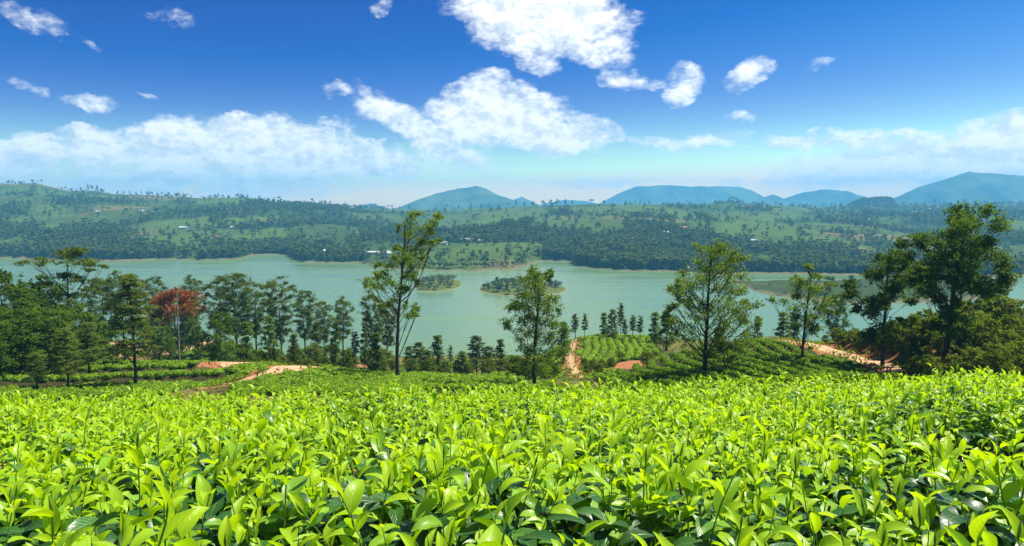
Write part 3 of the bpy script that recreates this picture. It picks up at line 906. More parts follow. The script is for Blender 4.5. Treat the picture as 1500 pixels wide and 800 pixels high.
SP['flame'] = [(13, make_tree('flame', 13, env_clumps(13, 0.22, 5.4, 80, 1.5, 171, 'round', top=0.95), 9.0, per=110, leaf=(0.42, 0.2), flat=0.6,
                              mats=(M_BARK, M_DARK), seed=271, flower=fl))]
tier = []
for (dx, zf, r) in [(0, .95, 2.6), (-3.2, .90, 2.0), (3.4, .91, 2.1), (1.6, .985, 1.6), (-1.4, .98, 1.7), (-1.2, .78, 1.7), (1.6, .76, 1.6), (4.4, .70, 1.2), (-3.6, .72, 1.0), (0.2, .62, 1.5), (4.6, .86, 1.2), (0.5, .5, 1.3)]:
    for k in range(3):
        tier.append((dx + rng.normal() * .7, rng.normal() * 1.5, zf * 19 + rng.normal() * .2, r * .72))
SP['umbrella'] = [(19, make_tree('umbrella', 19, tier, 17.0, per=75, leaf=(0.45, 0.2), flat=0.35, mats=(M_BARK, M_EUCA), seed=281))]

# ---- five trees nearest to the camera, each grown to its own outline
def hero(px_base, Y, outline, label, name, mat, bark=M_BARK, per=90, leaf=(0.3, 0.13), trunk_row=None, lean_px=0, seed=1, flat=0.75, r0=None, top_row=None, rclump=1.0, hollow=0.12):
    """outline: (px, row, radius px) of leaf masses seen in the crown"""
    x, z, h = stand(px_base, top_row, Y, 550)
    rs = np.random.default_rng(seed)
    cl = []
    k_ = px_m(Y)
    for (px, row, r) in outline:
        for q in range(2):
            X = slope_x(px + rs.normal() * r * 0.45, row) * Y - x
            Zc = CAMZ - Y * ratio(row + rs.normal() * r * 0.3) - z
            dep = rs.normal() * (1.0 + 0.09 * h)
            cl.append((X, dep, Zc, r * k_ * rs.uniform(0.75, 1.1) * rclump))
    tt = (CAMZ - Y * ratio(trunk_row if trunk_row else top_row + 8)) - z
    ms = make_tree(name, h, cl, tt, (lean_px * k_, 0), per=per, leaf=leaf, mats=(bark, mat), seed=seed, flat=flat, r0=r0, hollow=hollow)
    return put_tree(name, ms, x, Y, z, 1.0, label)


hero(583, 85, [(610, 320, 9), (600, 330, 11), (618, 332, 11), (640, 322, 8), (646, 316, 5), (632, 338, 9), (596, 348, 12), (612, 352, 12), (628, 355, 9), (588, 362, 9), (602, 370, 12),
               (618, 372, 9), (582, 378, 9), (596, 388, 12), (610, 392, 11), (574, 392, 9), (562, 400, 9), (548, 404, 9), (545, 412, 7), (578, 408, 12), (592, 408, 11), (608, 408, 8),
               (560, 414, 8), (584, 420, 9), (598, 424, 8), (575, 440, 7), (600, 445, 8), (607, 455, 7), (568, 450, 6), (603, 468, 5), (553, 388, 5), (640, 352, 5)],
     'tall slender tree with bare dark trunk and ragged crown, beside the smaller island', 'silver_oak_tree', M_SILVER, top_row=308, lean_px=24, seed=301, per=80, rclump=1.2, r0=0.24)
hero(783, 82, [(783, 396, 8), (775, 404, 9), (790, 404, 10), (803, 402, 6), (808, 398, 4), (778, 418, 12), (793, 420, 11), (768, 430, 10), (786, 436, 13), (802, 436, 9), (760, 444, 9), (748, 448, 7),
               (776, 450, 13), (795, 452, 12), (812, 446, 7), (742, 476, 7), (762, 474, 10), (780, 472, 14), (798, 474, 13), (815, 470, 10), (770, 492, 13), (790, 494, 14), (810, 494, 12), (824, 480, 7),
               (762, 510, 10), (780, 514, 14), (800, 516, 13), (818, 512, 9), (770, 532, 9), (795, 536, 12), (812, 534, 9), (785, 545, 9)],
     'bushy olive green tree in the middle, its top covering the larger island', 'silver_oak_tree', M_SILVER, top_row=388, lean_px=6, seed=302, per=95, rclump=1.5, r0=0.2)
hero(1032, 80, [(1052, 356, 9), (1044, 362, 9), (1060, 364, 9), (1038, 376, 11), (1054, 378, 12), (1068, 380, 7), (1026, 392, 11), (1044, 394, 12), (1062, 394, 10), (1014, 404, 9), (1034, 408, 13), (1054, 408, 12), (1074, 404, 9),
                (988, 412, 9), (1000, 420, 10), (1020, 422, 12), (1040, 424, 13), (1064, 424, 13), (1084, 424, 10), (980, 424, 7), (992, 436, 10), (1012, 440, 12), (1034, 444, 12), (1056, 444, 13), (1078, 442, 12), (1094, 446, 7),
                (982, 450, 8), (1002, 458, 11), (1024, 462, 12), (1048, 462, 12), (1072, 464, 13), (1090, 470, 9), (972, 464, 7), (990, 476, 9), (1016, 480, 11), (1044, 482, 11), (1068, 486, 12), (1088, 488, 9), (1106, 470, 4),
                (1000, 494, 9), (1050, 500, 10), (1074, 504, 10)],
     'large airy tree with spreading feathery boughs before the right tea hill', 'silver_oak_tree', M_SILVER, top_row=348, lean_px=8, seed=303, per=84, rclump=1.5, r0=0.24)
hero(1174, 84, [(1186, 390, 5), (1184, 400, 7), (1178, 410, 8), (1192, 412, 8), (1172, 422, 9), (1186, 424, 10), (1200, 424, 7), (1164, 434, 8), (1180, 438, 10), (1196, 438, 9), (1158, 446, 7), (1174, 450, 10), (1192, 452, 10), (1206, 450, 6),
                (1166, 464, 8), (1184, 466, 9), (1200, 466, 6), (1160, 476, 6), (1178, 480, 7), (1192, 480, 6)],
     'small dark tree on a thin bare trunk beside the sandy path of the right hill', 'silver_oak_tree', M_SILVER, top_row=385, lean_px=10, seed=304, per=80, rclump=1.45, r0=0.17)
hero(1384, 72, [(p_ - 10, q_, r_) for (p_, q_, r_) in [(1425, 312, 15), (1412, 322, 15), (1438, 326, 16), (1396, 336, 15), (1420, 342, 18), (1444, 348, 15), (1384, 350, 14), (1402, 362, 18), (1428, 366, 18), (1452, 372, 15), (1372, 362, 13), (1362, 374, 14),
                (1380, 382, 16), (1350, 386, 13), (1440, 388, 17), (1458, 392, 14), (1424, 396, 16), (1412, 410, 13), (1438, 412, 15), (1462, 408, 12), (1368, 398, 13), (1345, 402, 12), (1386, 404, 11), (1356, 414, 11), (1448, 426, 11),
                (1400, 434, 11), (1410, 440, 10), (1390, 455, 11), (1402, 462, 10), (1382, 476, 11), (1398, 482, 10)]],
     'big dark broadleaf tree with heavy rounded leaf masses, tallest on the right', 'broadleaf_tree', M_DARK, top_row=302, lean_px=22, seed=305, per=185, leaf=(0.34, 0.17), r0=0.30, rclump=1.12, flat=0.8, hollow=0.3)
hero(1292, 78, [(1300, 384, 12), (1288, 392, 12), (1314, 388, 12), (1330, 382, 11), (1278, 404, 13), (1296, 408, 16), (1318, 406, 14), (1268, 420, 11), (1284, 424, 15), (1306, 428, 15), (1326, 420, 12), (1262, 436, 9),
                (1280, 442, 14), (1302, 446, 14), (1322, 440, 10), (1272, 458, 12), (1292, 462, 14), (1286, 478, 14), (1306, 480, 12), (1280, 496, 13), (1300, 500, 13), (1270, 482, 10), (1318, 470, 9)],
     'dark leafy tree with a lit left shoulder, above the red earth bank', 'broadleaf_tree', M_DARK, top_row=374, lean_px=4, seed=306, per=135, leaf=(0.34, 0.17), r0=0.2, rclump=1.0, hollow=0.3)
hero(1060, 78, [(1062, 500, 9), (1050, 506, 9), (1074, 508, 9), (1058, 518, 10), (1044, 522, 9), (1072, 524, 9), (1064, 536, 9), (1050, 540, 9), (1078, 540, 7), (1058, 552, 8), (1084, 520, 6)],
     'light olive bushy sapling at the foot of the airy tree on the tea hill', 'sapling', M_SHRUB, top_row=492, lean_px=0, seed=307, per=70, leaf=(0.24, 0.1), r0=0.07)

# ---- the rest of the trees on the near slope
TREES = [
    # species, px, Y, top row, name, label, group, width factor
    ('umbrella', 106, 112, 362, 'umbrella_tree', 'tall flat-topped tree with tiered crown, highest above the dark trees on the left', None, 1.0),
    ('broad', 8, 100, 398, 'broadleaf_tree', 'dark broadleaf tree at the very left edge of the photo', None, 1.1),
    ('broad', 40, 118, 420, 'broadleaf_tree', 'dark round tree in the left grove, under and left of the umbrella tree', None, 1.0),
    ('broad', 70, 122, 405, 'broadleaf_tree', 'dark tree touching the umbrella tree from the left', None, 1.0),
    ('broad', 28, 92, 452, 'broadleaf_tree', 'low dark tree in front of the left grove', None, 1.1),
    ('broad', 75, 96, 450, 'broadleaf_tree', 'olive green tree in the middle of the left grove', None, 1.1),
    ('broad', 110, 104, 440, 'broadleaf_tree', 'dense tree hiding the trunk of the flat-topped tree', None, 1.0),
    ('broad', -12, 88, 470, 'broadleaf_tree', 'dark foliage of a tree cut by the left photo edge above the tea field', None, 1.1),
    ('pine', 97, 84, 478, 'feathery_tree', 'small tree with a thin trunk before the left grove', None, 1.0),
    ('pine', 52, 84, 515, 'feathery_tree', 'smallest feathery tree at the foot of the left grove', None, 1.1),
    ('gum', 152, 140, 405, 'gum_tree', 'thin-crowned tree just right of the flat-topped tree', None, 1.0),
    ('pine', 197, 86, 397, 'feathery_tree', 'tall light green feathery tree with bare lower trunk, left of the red tree', None, 1.05),
    ('gum', 184, 112, 400, 'gum_tree', 'darker tree close behind the tall feathery one, its trunk showing beside it', None, .9),
    ('pine', 130, 92, 470, 'feathery_tree', 'half-height feathery tree between the left grove and the tall feathery tree', None, 1.1),
    ('flame', 258, 168, 420, 'flame_tree', 'tree covered with red blossom over a dark crown', None, 1.0),
    ('gum', 228, 205, 404, 'gum_tree', 'gum tree behind the red tree, peeping over its left side', None, 1.0),
    ('gum', 285, 210, 405, 'gum_tree', 'gum tree behind the red tree, rising over its right side', None, 1.0),
    ('gum', 322, 180, 406, 'gum_tree', 'tall gum tree next on the right after the red tree', None, 1.0),
    ('gum', 348, 172, 398, 'gum_tree', 'tallest and fullest gum tree of the left row', None, 1.1),
    ('gum', 376, 176, 412, 'gum_tree', 'gum tree right behind the fullest one, lower and paler', None, 1.0),
    ('broad', 325, 122, 456, 'broadleaf_tree', 'round bushy tree with a short trunk before the tall gums', None, .8),
    ('gum', 413, 150, 408, 'gum_tree', 'gum tree with two leafy heads above the curved sandy road', None, .95),
    ('gum', 448, 170, 424, 'gum_tree', 'slim gum tree with fan-shaped crown, right of the two-headed gum', None, .9),
    ('gum', 476, 185, 440, 'gum_tree', 'thin gum tree between the fan-shaped one and the gum at the bare slope', None, .85),
    ('gum', 503, 175, 436, 'gum_tree', 'rounded gum tree over the bare brown slope', None, .9),
    ('gum', 547, 140, 428, 'gum_tree', 'tall gum tree just left of the slender bare trunk', None, .8),
    ('gum', 568, 160, 440, 'gum_tree', 'gum tree half behind the slender bare trunk', None, .8),
    ('young', 395, 118, 462, 'young_tree', 'narrow bushy young tree at the bend of the sandy road', None, 1.0),
    ('young', 465, 150, 470, 'young_tree', 'narrow young tree under the fan-shaped gum', None, 1.0),
    ('young', 431, 104, 488, 'young_tree', 'short yellow green young tree above the road', None, 1.0),
    ('stalky', 492, 128, 468, 'stalky_tree', 'dark thin tree leaning over the brown slope', None, 1.0),
    ('stalky', 521, 140, 486, 'stalky_tree', 'low thin-trunked tree left of the tall gum', None, 1.0),
    ('stalky', 534, 130, 474, 'stalky_tree', 'thin tree close before the tall gum', None, .8),
    ('young', 362, 130, 470, 'young_tree', 'leafy young tree under the paler gum', None, 1.2),
    ('young', 290, 150, 475, 'young_tree', 'leafy young tree right of the bare pole', None, 1.0),
    ('broad', 235, 150, 476, 'broadleaf_tree', 'small dark tree under the red tree, left of the bare pole', None, .9),
    ('young', 152, 128, 470, 'young_tree', 'dark young tree below the thin-crowned gum', None, 1.2),
    ('young', 614, 150, 500, 'young_tree', 'little round tree right of the slender trunk, at the water', None, 1.5),
    ('young', 641, 152, 490, 'young_tree', 'pointed young tree standing above the waterline, left of the lone pair', None, 1.4),
    ('stalky', 660, 165, 506, 'stalky_tree', 'tiny stalk-like tree alone before the open water', None, .9),
    ('young', 698, 150, 490, 'young_tree', 'lone pointed young tree before the water in mid photo', None, 1.4),
    ('young', 733, 140, 496, 'young_tree', 'loose young tree touching the bushy middle tree from the left', None, 1.2),
    ('young', 750, 118, 520, 'young_tree', 'low bushy tree left of the foot of the bushy middle tree', None, 1.4),
    ('young', 600, 165, 506, 'young_tree', 'low tree at the water, touching the slender trunk from the right', None, 1.4),
    ('young', 626, 140, 512, 'young_tree', 'squat leafy tree between the little round tree and the pointed one', None, 1.6),
    ('young', 676, 132, 514, 'young_tree', 'squat tree left of the lone pointed tree', None, 1.6),
    ('young', 716, 150, 506, 'young_tree', 'shaggy tree right of the lone pointed tree', None, 1.5),
    ('young', 552, 122, 486, 'young_tree', 'leafy young tree at the foot of the tall gum', None, 1.3),
    ('young', 825, 120, 470, 'young_tree', 'slim dark tree against the right flank of the bushy middle tree', None, 1.0),
    ('stalky', 842, 160, 460, 'stalky_tree', 'dark slim tree left of the little hill path', None, 1.2),
    ('stalky', 856, 150, 460, 'stalky_tree', 'slim tree standing on the edge of the little hill path', None, 1.0),
    ('young', 884, 150, 457, 'young_tree', 'first leafy tree of the pair on the bright green hump', None, 1.0),
    ('young', 896, 147, 452, 'young_tree', 'second, taller tree of the pair on the bright green hump', None, 1.0),
    ('stalky', 909, 160, 444, 'stalky_tree', 'tallest bare-stemmed tree on the bright green hump', None, .9),
    ('stalky', 915, 144, 468, 'stalky_tree', 'spindly little tree in front of the bare-stemmed one', None, 1.0),
    ('stalky', 926, 150, 462, 'stalky_tree', 'left tree of two touching ones on the hump', None, 1.1),
    ('stalky', 937, 146, 463, 'stalky_tree', 'right tree of two touching ones on the hump', None, 1.1),
    ('young', 958, 140, 456, 'young_tree', 'leafy tree between the hump and the airy tree', None, 1.1),
    ('young', 976, 130, 452, 'young_tree', 'leafy tree just left of the airy tree', None, 1.2),
    ('young', 1108, 124, 462, 'young_tree', 'faint loose tree right of the airy tree', None, .9),
    ('young', 1146, 132, 456, 'young_tree', 'conical dark tree at the top of the right path', None, 1.3),
    ('young', 1162, 138, 462, 'young_tree', 'small tree hidden behind the dark tree by the path', None, 1.0),
    ('broad', 1224, 124, 430, 'broadleaf_tree', 'compact dark tree at the water, between the path tree and the dark grove', None, .62),
    ('broad', 1340, 86, 462, 'broadleaf_tree', 'dark undergrowth tree below the gap of the two big right trees', None, 1.1),
    ('broad', 1430, 82, 470, 'broadleaf_tree', 'dark spreading tree right of the big trunk', None, 1.2),
    ('broad', 1480, 78, 462, 'broadleaf_tree', 'dark tree near the right photo edge, under the thin pair', None, 1.2),
    ('broad', 1520, 84, 440, 'broadleaf_tree', 'dark tree cut by the right photo edge', None, 1.0),
    ('broad', 1468, 66, 505, 'broadleaf_tree', 'low dark leafy tree right behind the far end of the front tea', None, 1.4),
    ('broad', 1335, 70, 510, 'broadleaf_tree', 'low dark leafy tree at the lower end of the sandy path', None, 1.2),
    ('stalky', 1441, 96, 408, 'stalky_tree', 'left one of two thin trees behind the big right tree', None, 1.2),
    ('stalky', 1461, 94, 396, 'stalky_tree', 'right one of two thin trees behind the big right tree', None, 1.2),
    ('gum', 1440, 112, 440, 'gum_tree', 'open tree behind the dark spreading tree on the right', None, 1.0),
]
for i, (sp, px, Y, top, name, label, grp, wf) in enumerate(TREES):
    h0, ms = SP[sp][i % len(SP[sp])]
    x, z, h = stand(px, top, Y)
    put_tree(name, ms, x, Y, z, h / h0, label, grp, rz=random.uniform(0, 6.28) if sp != 'umbrella' else 0.0, sx=wf * min(1.35, max(0.8, (h0 / h) ** 0.35)))

# bare pale pole beside the red tree
x, z, h = stand(263, 428, 140)
pb_ = MB(); tube(pb_, [(0, 0, -.5), (0.05, 0, h * .5), (0, 0.03, h)], [0.16, .13, .09], 8)
po = tag(link('bare_trunk', pb_.mesh('bare_trunk', M_PALEBARK), loc=(x, 140, z)), 'thin pale bare trunk standing like a pole before the red tree', 'tree')
for (f, dx) in [(.52, 1.6), (.44, -1.0), (.80, .6)]:
    tw = MB()
    tube(tw, [(0.02, 0, h * f), (dx * .5, .1, h * f + .15), (dx, .1, h * f + .45)], [.05, .035, .015], 5)
    link('branch', tw.mesh('branch', M_PALEBARK), po)

# landmarks that tell look-alikes apart
LAND = [(-60, 'the left photo edge'), (30, 'the dark left grove'), (106, 'the flat-topped tree'), (197, 'the tall feathery tree'), (263, 'the red tree'), (350, 'the fullest gum'), (430, 'the curved road'), (505, 'the brown slope'), (583, 'the slender trunk'), (642, 'the smaller island'), (715, 'the lone pair of trees'), (783, 'the bushy middle tree'), (840, 'the little hill path'), (905, 'the green hump'), (970, 'the red earth patch'), (1035, 'the airy tree'), (1110, 'the right tea hill'), (1178, 'the path tree'), (1250, 'the red bank'), (1310, 'the lower path end'), (1392, 'the big dark tree'), (1470, 'the thin tree pair'), (1560, 'the right photo edge')]
# shrubs among the trees
SHR = [(20, 150, 1.0), (130, 158, 1.2), (170, 140, 1.1),  (330, 140, 1.0), (385, 140, .9), (420, 132, .9), (445, 128, 1.0), (470, 132, 1.0), (510, 150, 1.0), (530, 160, .9),
       (556, 128, 1.0), (575, 140, .8), (600, 130, 1.0), (625, 128, 1.1), (650, 130, 1.0), (668, 150, .9), (685, 135, 1.0), (715, 132, 1.1), (735, 125, 1.0), (760, 105, 1.1), (775, 100, 1.0), (800, 104, 1.1), (858, 112, .55), (870, 110, .55), (884, 109, .55), (898, 110, .55), (912, 116, .55), (862, 102, .55), (880, 101, .55), (950, 108, .8),        (1318, 84, 1.2), (1350, 80, 1.3), (1370, 78, 1.2), (1385, 84, 1.2), (1410, 80, 1.3), (1445, 76, 1.3), (1490, 74, 1.3), (1360, 92, 1.2), (1400, 96, 1.2), (1430, 98, 1.2), (1480, 95, 1.3),
       (140, 132, 1.9), (165, 150, 2.0), (345, 138, 1.8), (372, 134, 1.6), (398, 130, 1.7), (425, 138, 1.7), (452, 140, 1.7), (480, 142, 1.6), (505, 136, 1.4), (545, 134, 1.5), (560, 142, 1.4), (1239, 98, 0.7), (1256, 96, 0.7), (1272, 92, 0.8), (1286, 90, 0.8), (1302, 86, 0.8), (1318, 84, 0.9), (1334, 80, 1.0), (1350, 78, 1.1),
       (1405, 66, .8), (1425, 70, 1.1), (1440, 64, 1.0), (1455, 72, 1.4), (1470, 62, 1.1), (1488, 68, 1.4), (1505, 63, 1.2), (1350, 68, .7), (1372, 66, .8), (1415, 88, 1.5), (1450, 86, 1.6), (1485, 84, 1.6),
       (60, 140, 1.2), (90, 135, 1.2), (350, 150, 1.2), (690, 160, 1.0), (745, 165, .9)]
for q in range(26):                       # along the red bank
    f = q / 25
    Yq = 108 - 34 * f + random.uniform(-1, 1)
    xq = float(np.interp(Yq, PATH_R[::-1, 1], PATH_R[::-1, 0])) + random.choice([2.9, 3.6, 4.6, 5.6]) + random.uniform(-.3, .3)
    SHR.append((xq / Yq * FPX * (1 / (1 + 0.0)) + 750, Yq, random.uniform(.35, .75)))
for i, (px, Y, s_) in enumerate(SHR):
    h0, ms = SP['shrub'][i % 3]
    x = (px - 750) / FPX * Y
    side_ = 'among the trees left of the slender trunk' if px < 583 else ('on the slope around the bushy middle tree' if px < 960 else 'on the bank and under the dark trees on the right')
    put_tree('shrub', ms, x, Y, float(gz(x, Y)) - 0.1, s_, '%s leafy shrub near %s' % ('knee-high' if s_ < .8 else ('low' if s_ < 1.25 else 'tall'), min(LAND, key=lambda q: abs(q[0] - px))[1]), '%s shrubs near %s' % ('knee-high' if s_ < .8 else ('low' if s_ < 1.25 else 'tall'), min(LAND, key=lambda q: abs(q[0] - px))[1]), random.uniform(0, 6.28), 'shrub', names=('stem', 'crown'))


# ------------------------------------------------------------------ clipped tea bushes on the slopes
def bush_mesh(seed, n, l, wd):
    rs = np.random.default_rng(seed)
    mb = MB()
    q = rs.normal(size=(n, 3)); q[:, 2] = np.abs(q[:, 2]) * 1.3; q /= np.linalg.norm(q, axis=1)[:, None]
    sup = np.sign(q) * np.abs(q) ** 0.75
    P_ = sup * np.array([0.58, 0.58, 0.55]) * rs.uniform(0.82, 1.03, n)[:, None] + np.array([0, 0, 0.22])
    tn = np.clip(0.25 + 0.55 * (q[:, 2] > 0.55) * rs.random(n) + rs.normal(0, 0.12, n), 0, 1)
    leaf_faces(mb, P_, q * 1.6, l, wd, tn, rs, 0.0)
    # inner core in leaf colour, darker towards the base
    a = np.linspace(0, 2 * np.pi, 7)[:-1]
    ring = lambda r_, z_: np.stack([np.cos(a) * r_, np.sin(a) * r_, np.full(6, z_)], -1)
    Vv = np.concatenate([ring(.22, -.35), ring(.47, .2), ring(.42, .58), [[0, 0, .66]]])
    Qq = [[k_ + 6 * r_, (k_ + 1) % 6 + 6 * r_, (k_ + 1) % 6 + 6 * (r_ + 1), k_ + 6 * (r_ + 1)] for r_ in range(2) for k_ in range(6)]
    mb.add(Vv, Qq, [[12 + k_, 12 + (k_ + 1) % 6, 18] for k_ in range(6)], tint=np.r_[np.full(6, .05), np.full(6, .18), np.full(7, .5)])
    return mb


BM = [bush_mesh(400 + k, 210, 0.19, 0.11) for k in range(3)]
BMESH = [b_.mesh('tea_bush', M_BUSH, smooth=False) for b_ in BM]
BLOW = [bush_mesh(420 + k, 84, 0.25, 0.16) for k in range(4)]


def zone(px0, px1, Y0, Y1, dirx, spacing, along, keep, seed):
    """bushes along rows that run roughly away from the camera"""
    rs = np.random.default_rng(seed)
    X0 = min(slope_x(px0, 540) * Y0, slope_x(px0, 540) * Y1) - 2; X1 = max(slope_x(px1, 540) * Y0, slope_x(px1, 540) * Y1) + 2
    out = []
    xs = np.arange(X0 - 15, X1 + 15, spacing)
    ys = np.arange(Y0, Y1, along)
    XX, YY = np.meshgrid(xs, ys)
    XX = XX + dirx * (YY - Y0) + 1.5 * np.sin(YY / 9.0 + XX * 0.05) + rs.normal(size=XX.shape) * 0.09
    YY = YY + rs.normal(size=YY.shape) * 0.12
    x, y = XX.ravel(), YY.ravel()
    p = x / y * FPX + 750
    ok = (p > px0) & (p < px1) & keep(p, y, x) & (gsoil(x, y) < 0.25)
    for pth, hw in PATHS:
        d, _ = polydist(x, y, pth)
        ok &= d > hw + 0.9
    return np.stack([x[ok], y[ok]], -1)


al = lambda p, y, x: np.ones(np.shape(p), bool)
ZONES = [
    ('on the right tea hill', zone(905, 1420, 66, 119, 0.04, 2.0, 0.62, lambda p, y, x: (p < 1190 + (119 - y) * 2.6 + 8) & ((p > 915) | (y < 100)), 1)),
    ('on the bright green hump', zone(805, 1010, 112, 160, 0.25, 1.6, 1.15, lambda p, y, x: (p < 965) & ((p > 845) | (y < 150)), 2)),
    ('in the left tea field', zone(-160, 345, 72, 126, 0.35, 1.3, 1.05, lambda p, y, x: (fbm(x / 6, y / 6, 5) > 0.28) & np.all([(np.abs(y - (c_ + 3.5 * np.sin(x / 8.0 + c_) - 0.12 * (x + 55))) > 0.75) | (x < a_) | (x > b_) for c_, a_, b_ in STEPS], axis=0), 3)),
    ('on the knoll beside the curved road', zone(330, 610, 66, 106, 0.3, 1.3, 1.0, al, 4)),
    ('on the terrace behind the red tree', zone(-60, 400, 176, 216, 0.5, 1.7, 1.2, lambda p, y, x: p > 225, 5)),
    ('along the top of the red bank', zone(1180, 1420, 84, 124, -0.5, 1.3, 1.0, lambda p, y, x: polydist(x, y, PATH_R)[0] > 3.6, 6)),
    ('on the slope below the middle trees', zone(600, 910, 70, 112, 0.1, 1.5, 1.15, lambda p, y, x: fbm(x / 7, y / 7, 15) > 0.47, 7)),
]
def lowf(x, y):
    d = np.full(np.shape(x), 99.0)
    for pth, hw in PATHS: d = np.minimum(d, polydist(x, y, pth)[0] - hw)
    return 0.5 + 0.5 * sstep(1.0, 4.5, d)


allb = []
for zi, (nm, pts) in enumerate(ZONES):
    if zi == 5:      # only the far side of the path
        pts = np.array([q for q in pts if q[0] > np.interp(q[1], PATH_R[::-1, 1], PATH_R[::-1, 0])])
    elif zi == 0:
        pts = np.array([q for q in pts if q[0] < np.interp(q[1], PATH_R[::-1, 1], PATH_R[::-1, 0])])
    z_ = gz(pts[:, 0], pts[:, 1])
    row = 300 + (CAMZ - 0.8 - z_) / pts[:, 1] * FPX
    for (x, y), zv, rw in zip(pts, z_, row):
        if rw < 590: allb.append((y if rw < 572 else y + 1000, zi, x, y, zv))
allb.sort()
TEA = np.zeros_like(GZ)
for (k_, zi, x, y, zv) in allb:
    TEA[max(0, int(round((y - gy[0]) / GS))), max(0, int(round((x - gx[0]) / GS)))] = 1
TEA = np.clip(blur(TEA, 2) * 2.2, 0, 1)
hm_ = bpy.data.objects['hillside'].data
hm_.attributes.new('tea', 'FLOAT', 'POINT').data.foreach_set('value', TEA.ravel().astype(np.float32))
near_b = allb[:230]
for (k_, zi, x, y, zv) in near_b:
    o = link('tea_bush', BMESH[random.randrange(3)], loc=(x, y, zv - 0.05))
    o.rotation_euler = (0, 0, random.uniform(0, 6.28)); s_ = random.uniform(0.95, 1.3) * (0.70 if zi == 0 else 1)
    o.scale = (s_, s_, random.uniform(.85, 1.1) * float(lowf(np.array(x), np.array(y))))
    tag(o, 'small clipped tea bush ' + ZONES[zi][0], 'tea bush', 'clipped tea bushes ' + ZONES[zi][0])
for zi, (nm, _) in enumerate(ZONES):
    mb = MB()
    rs = np.random.default_rng(500 + zi)
    rest_b = np.array([(x, y, zv) for (k_, z2, x, y, zv) in allb[230:] if z2 == zi])
    if not len(rest_b): continue
    which = rs.integers(0, 4, len(rest_b))
    for kk in range(4):
        bb = BLOW[kk]
        V0 = np.concatenate(bb.V); T0 = np.concatenate([a for _, a in bb.A['tint']])
        sel = rest_b[which == kk]
        n = len(sel)
        if not n: continue
        a = rs.uniform(0, 6.28, n); s_ = rs.uniform(.95, 1.3, n) * (0.70 if zi == 0 else 1)
        ca, sa = np.cos(a) * s_, np.sin(a) * s_
        X = ca[:, None] * V0[:, 0] - sa[:, None] * V0[:, 1] + sel[:, 0:1]
        Yv = sa[:, None] * V0[:, 0] + ca[:, None] * V0[:, 1] + sel[:, 1:2]
        Zv = V0[:, 2] * (rs.uniform(.85, 1.15, n) * lowf(sel[:, 0], sel[:, 1]))[:, None] + sel[:, 2:3] - .05
        off = (np.arange(n) * len(V0))[:, None, None]
        Q0 = np.concatenate(bb.Q); T3 = np.concatenate(bb.T)
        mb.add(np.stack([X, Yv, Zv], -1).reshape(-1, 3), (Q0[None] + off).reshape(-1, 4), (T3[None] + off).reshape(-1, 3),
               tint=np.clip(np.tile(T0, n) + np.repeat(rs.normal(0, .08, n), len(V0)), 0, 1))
    tag(link('tea_field', mb.mesh('tea_field', M_BUSH, smooth=False)), 'rows of clipped tea bushes ' + nm, 'tea field', kind='stuff')

# weeds and grass tufts over the open ground between the fields
rs = np.random.default_rng(77)
n = 16000
yy = rs.uniform(62, 330, n); ss = rs.uniform(-0.78, 0.78, n); xx = ss * yy
ok = (gsoil(xx, yy) < 0.4) & (gz(xx, yy) > 1.0)
xx, yy = xx[ok], yy[ok]
ex, ey = [], []
for pth, hw in PATHS:
    for k_ in range(3 if pth is PATH_L else 6):
        tq = rs.uniform(0, len(pth) - 1.01, 40); i0 = tq.astype(int); f_ = tq - i0
        q_ = pth[i0] * (1 - f_)[:, None] + pth[i0 + 1] * f_[:, None]
        dd = pth[np.minimum(i0 + 1, len(pth) - 1)] - pth[i0]; dd /= np.linalg.norm(dd, axis=1)[:, None] + 1e-9
        off_ = rs.choice([-1, 1], 40) * (hw * rs.uniform(.75, 1.0, 40) + np.abs(rs.normal(0, .5, 40)))
        ex.append(q_[:, 0] + dd[:, 1] * off_); ey.append(q_[:, 1] - dd[:, 0] * off_)
xx = np.concatenate([xx] + ex); yy = np.concatenate([yy] + ey)
n = len(xx)
cnt = 3
cx = np.repeat(xx, cnt) + rs.normal(size=n * cnt) * 0.35; cy = np.repeat(yy, cnt) + rs.normal(size=n * cnt) * 0.35
mb = MB()
leaf_faces(mb, np.stack([cx, cy, gz(cx, cy) + rs.uniform(0.05, 0.55, n * cnt)], -1), np.array([0, 0, .6]), 0.5, 0.22, np.repeat(np.clip(fbm(xx / 9, yy / 9, 4) + rs.normal(0, .15, n), 0, 1), cnt), rs, -0.6)
tag(link('undergrowth', mb.mesh('undergrowth', M_SHRUB, smooth=False)), 'weeds and low growth covering the open slope', 'undergrowth', kind='stuff')


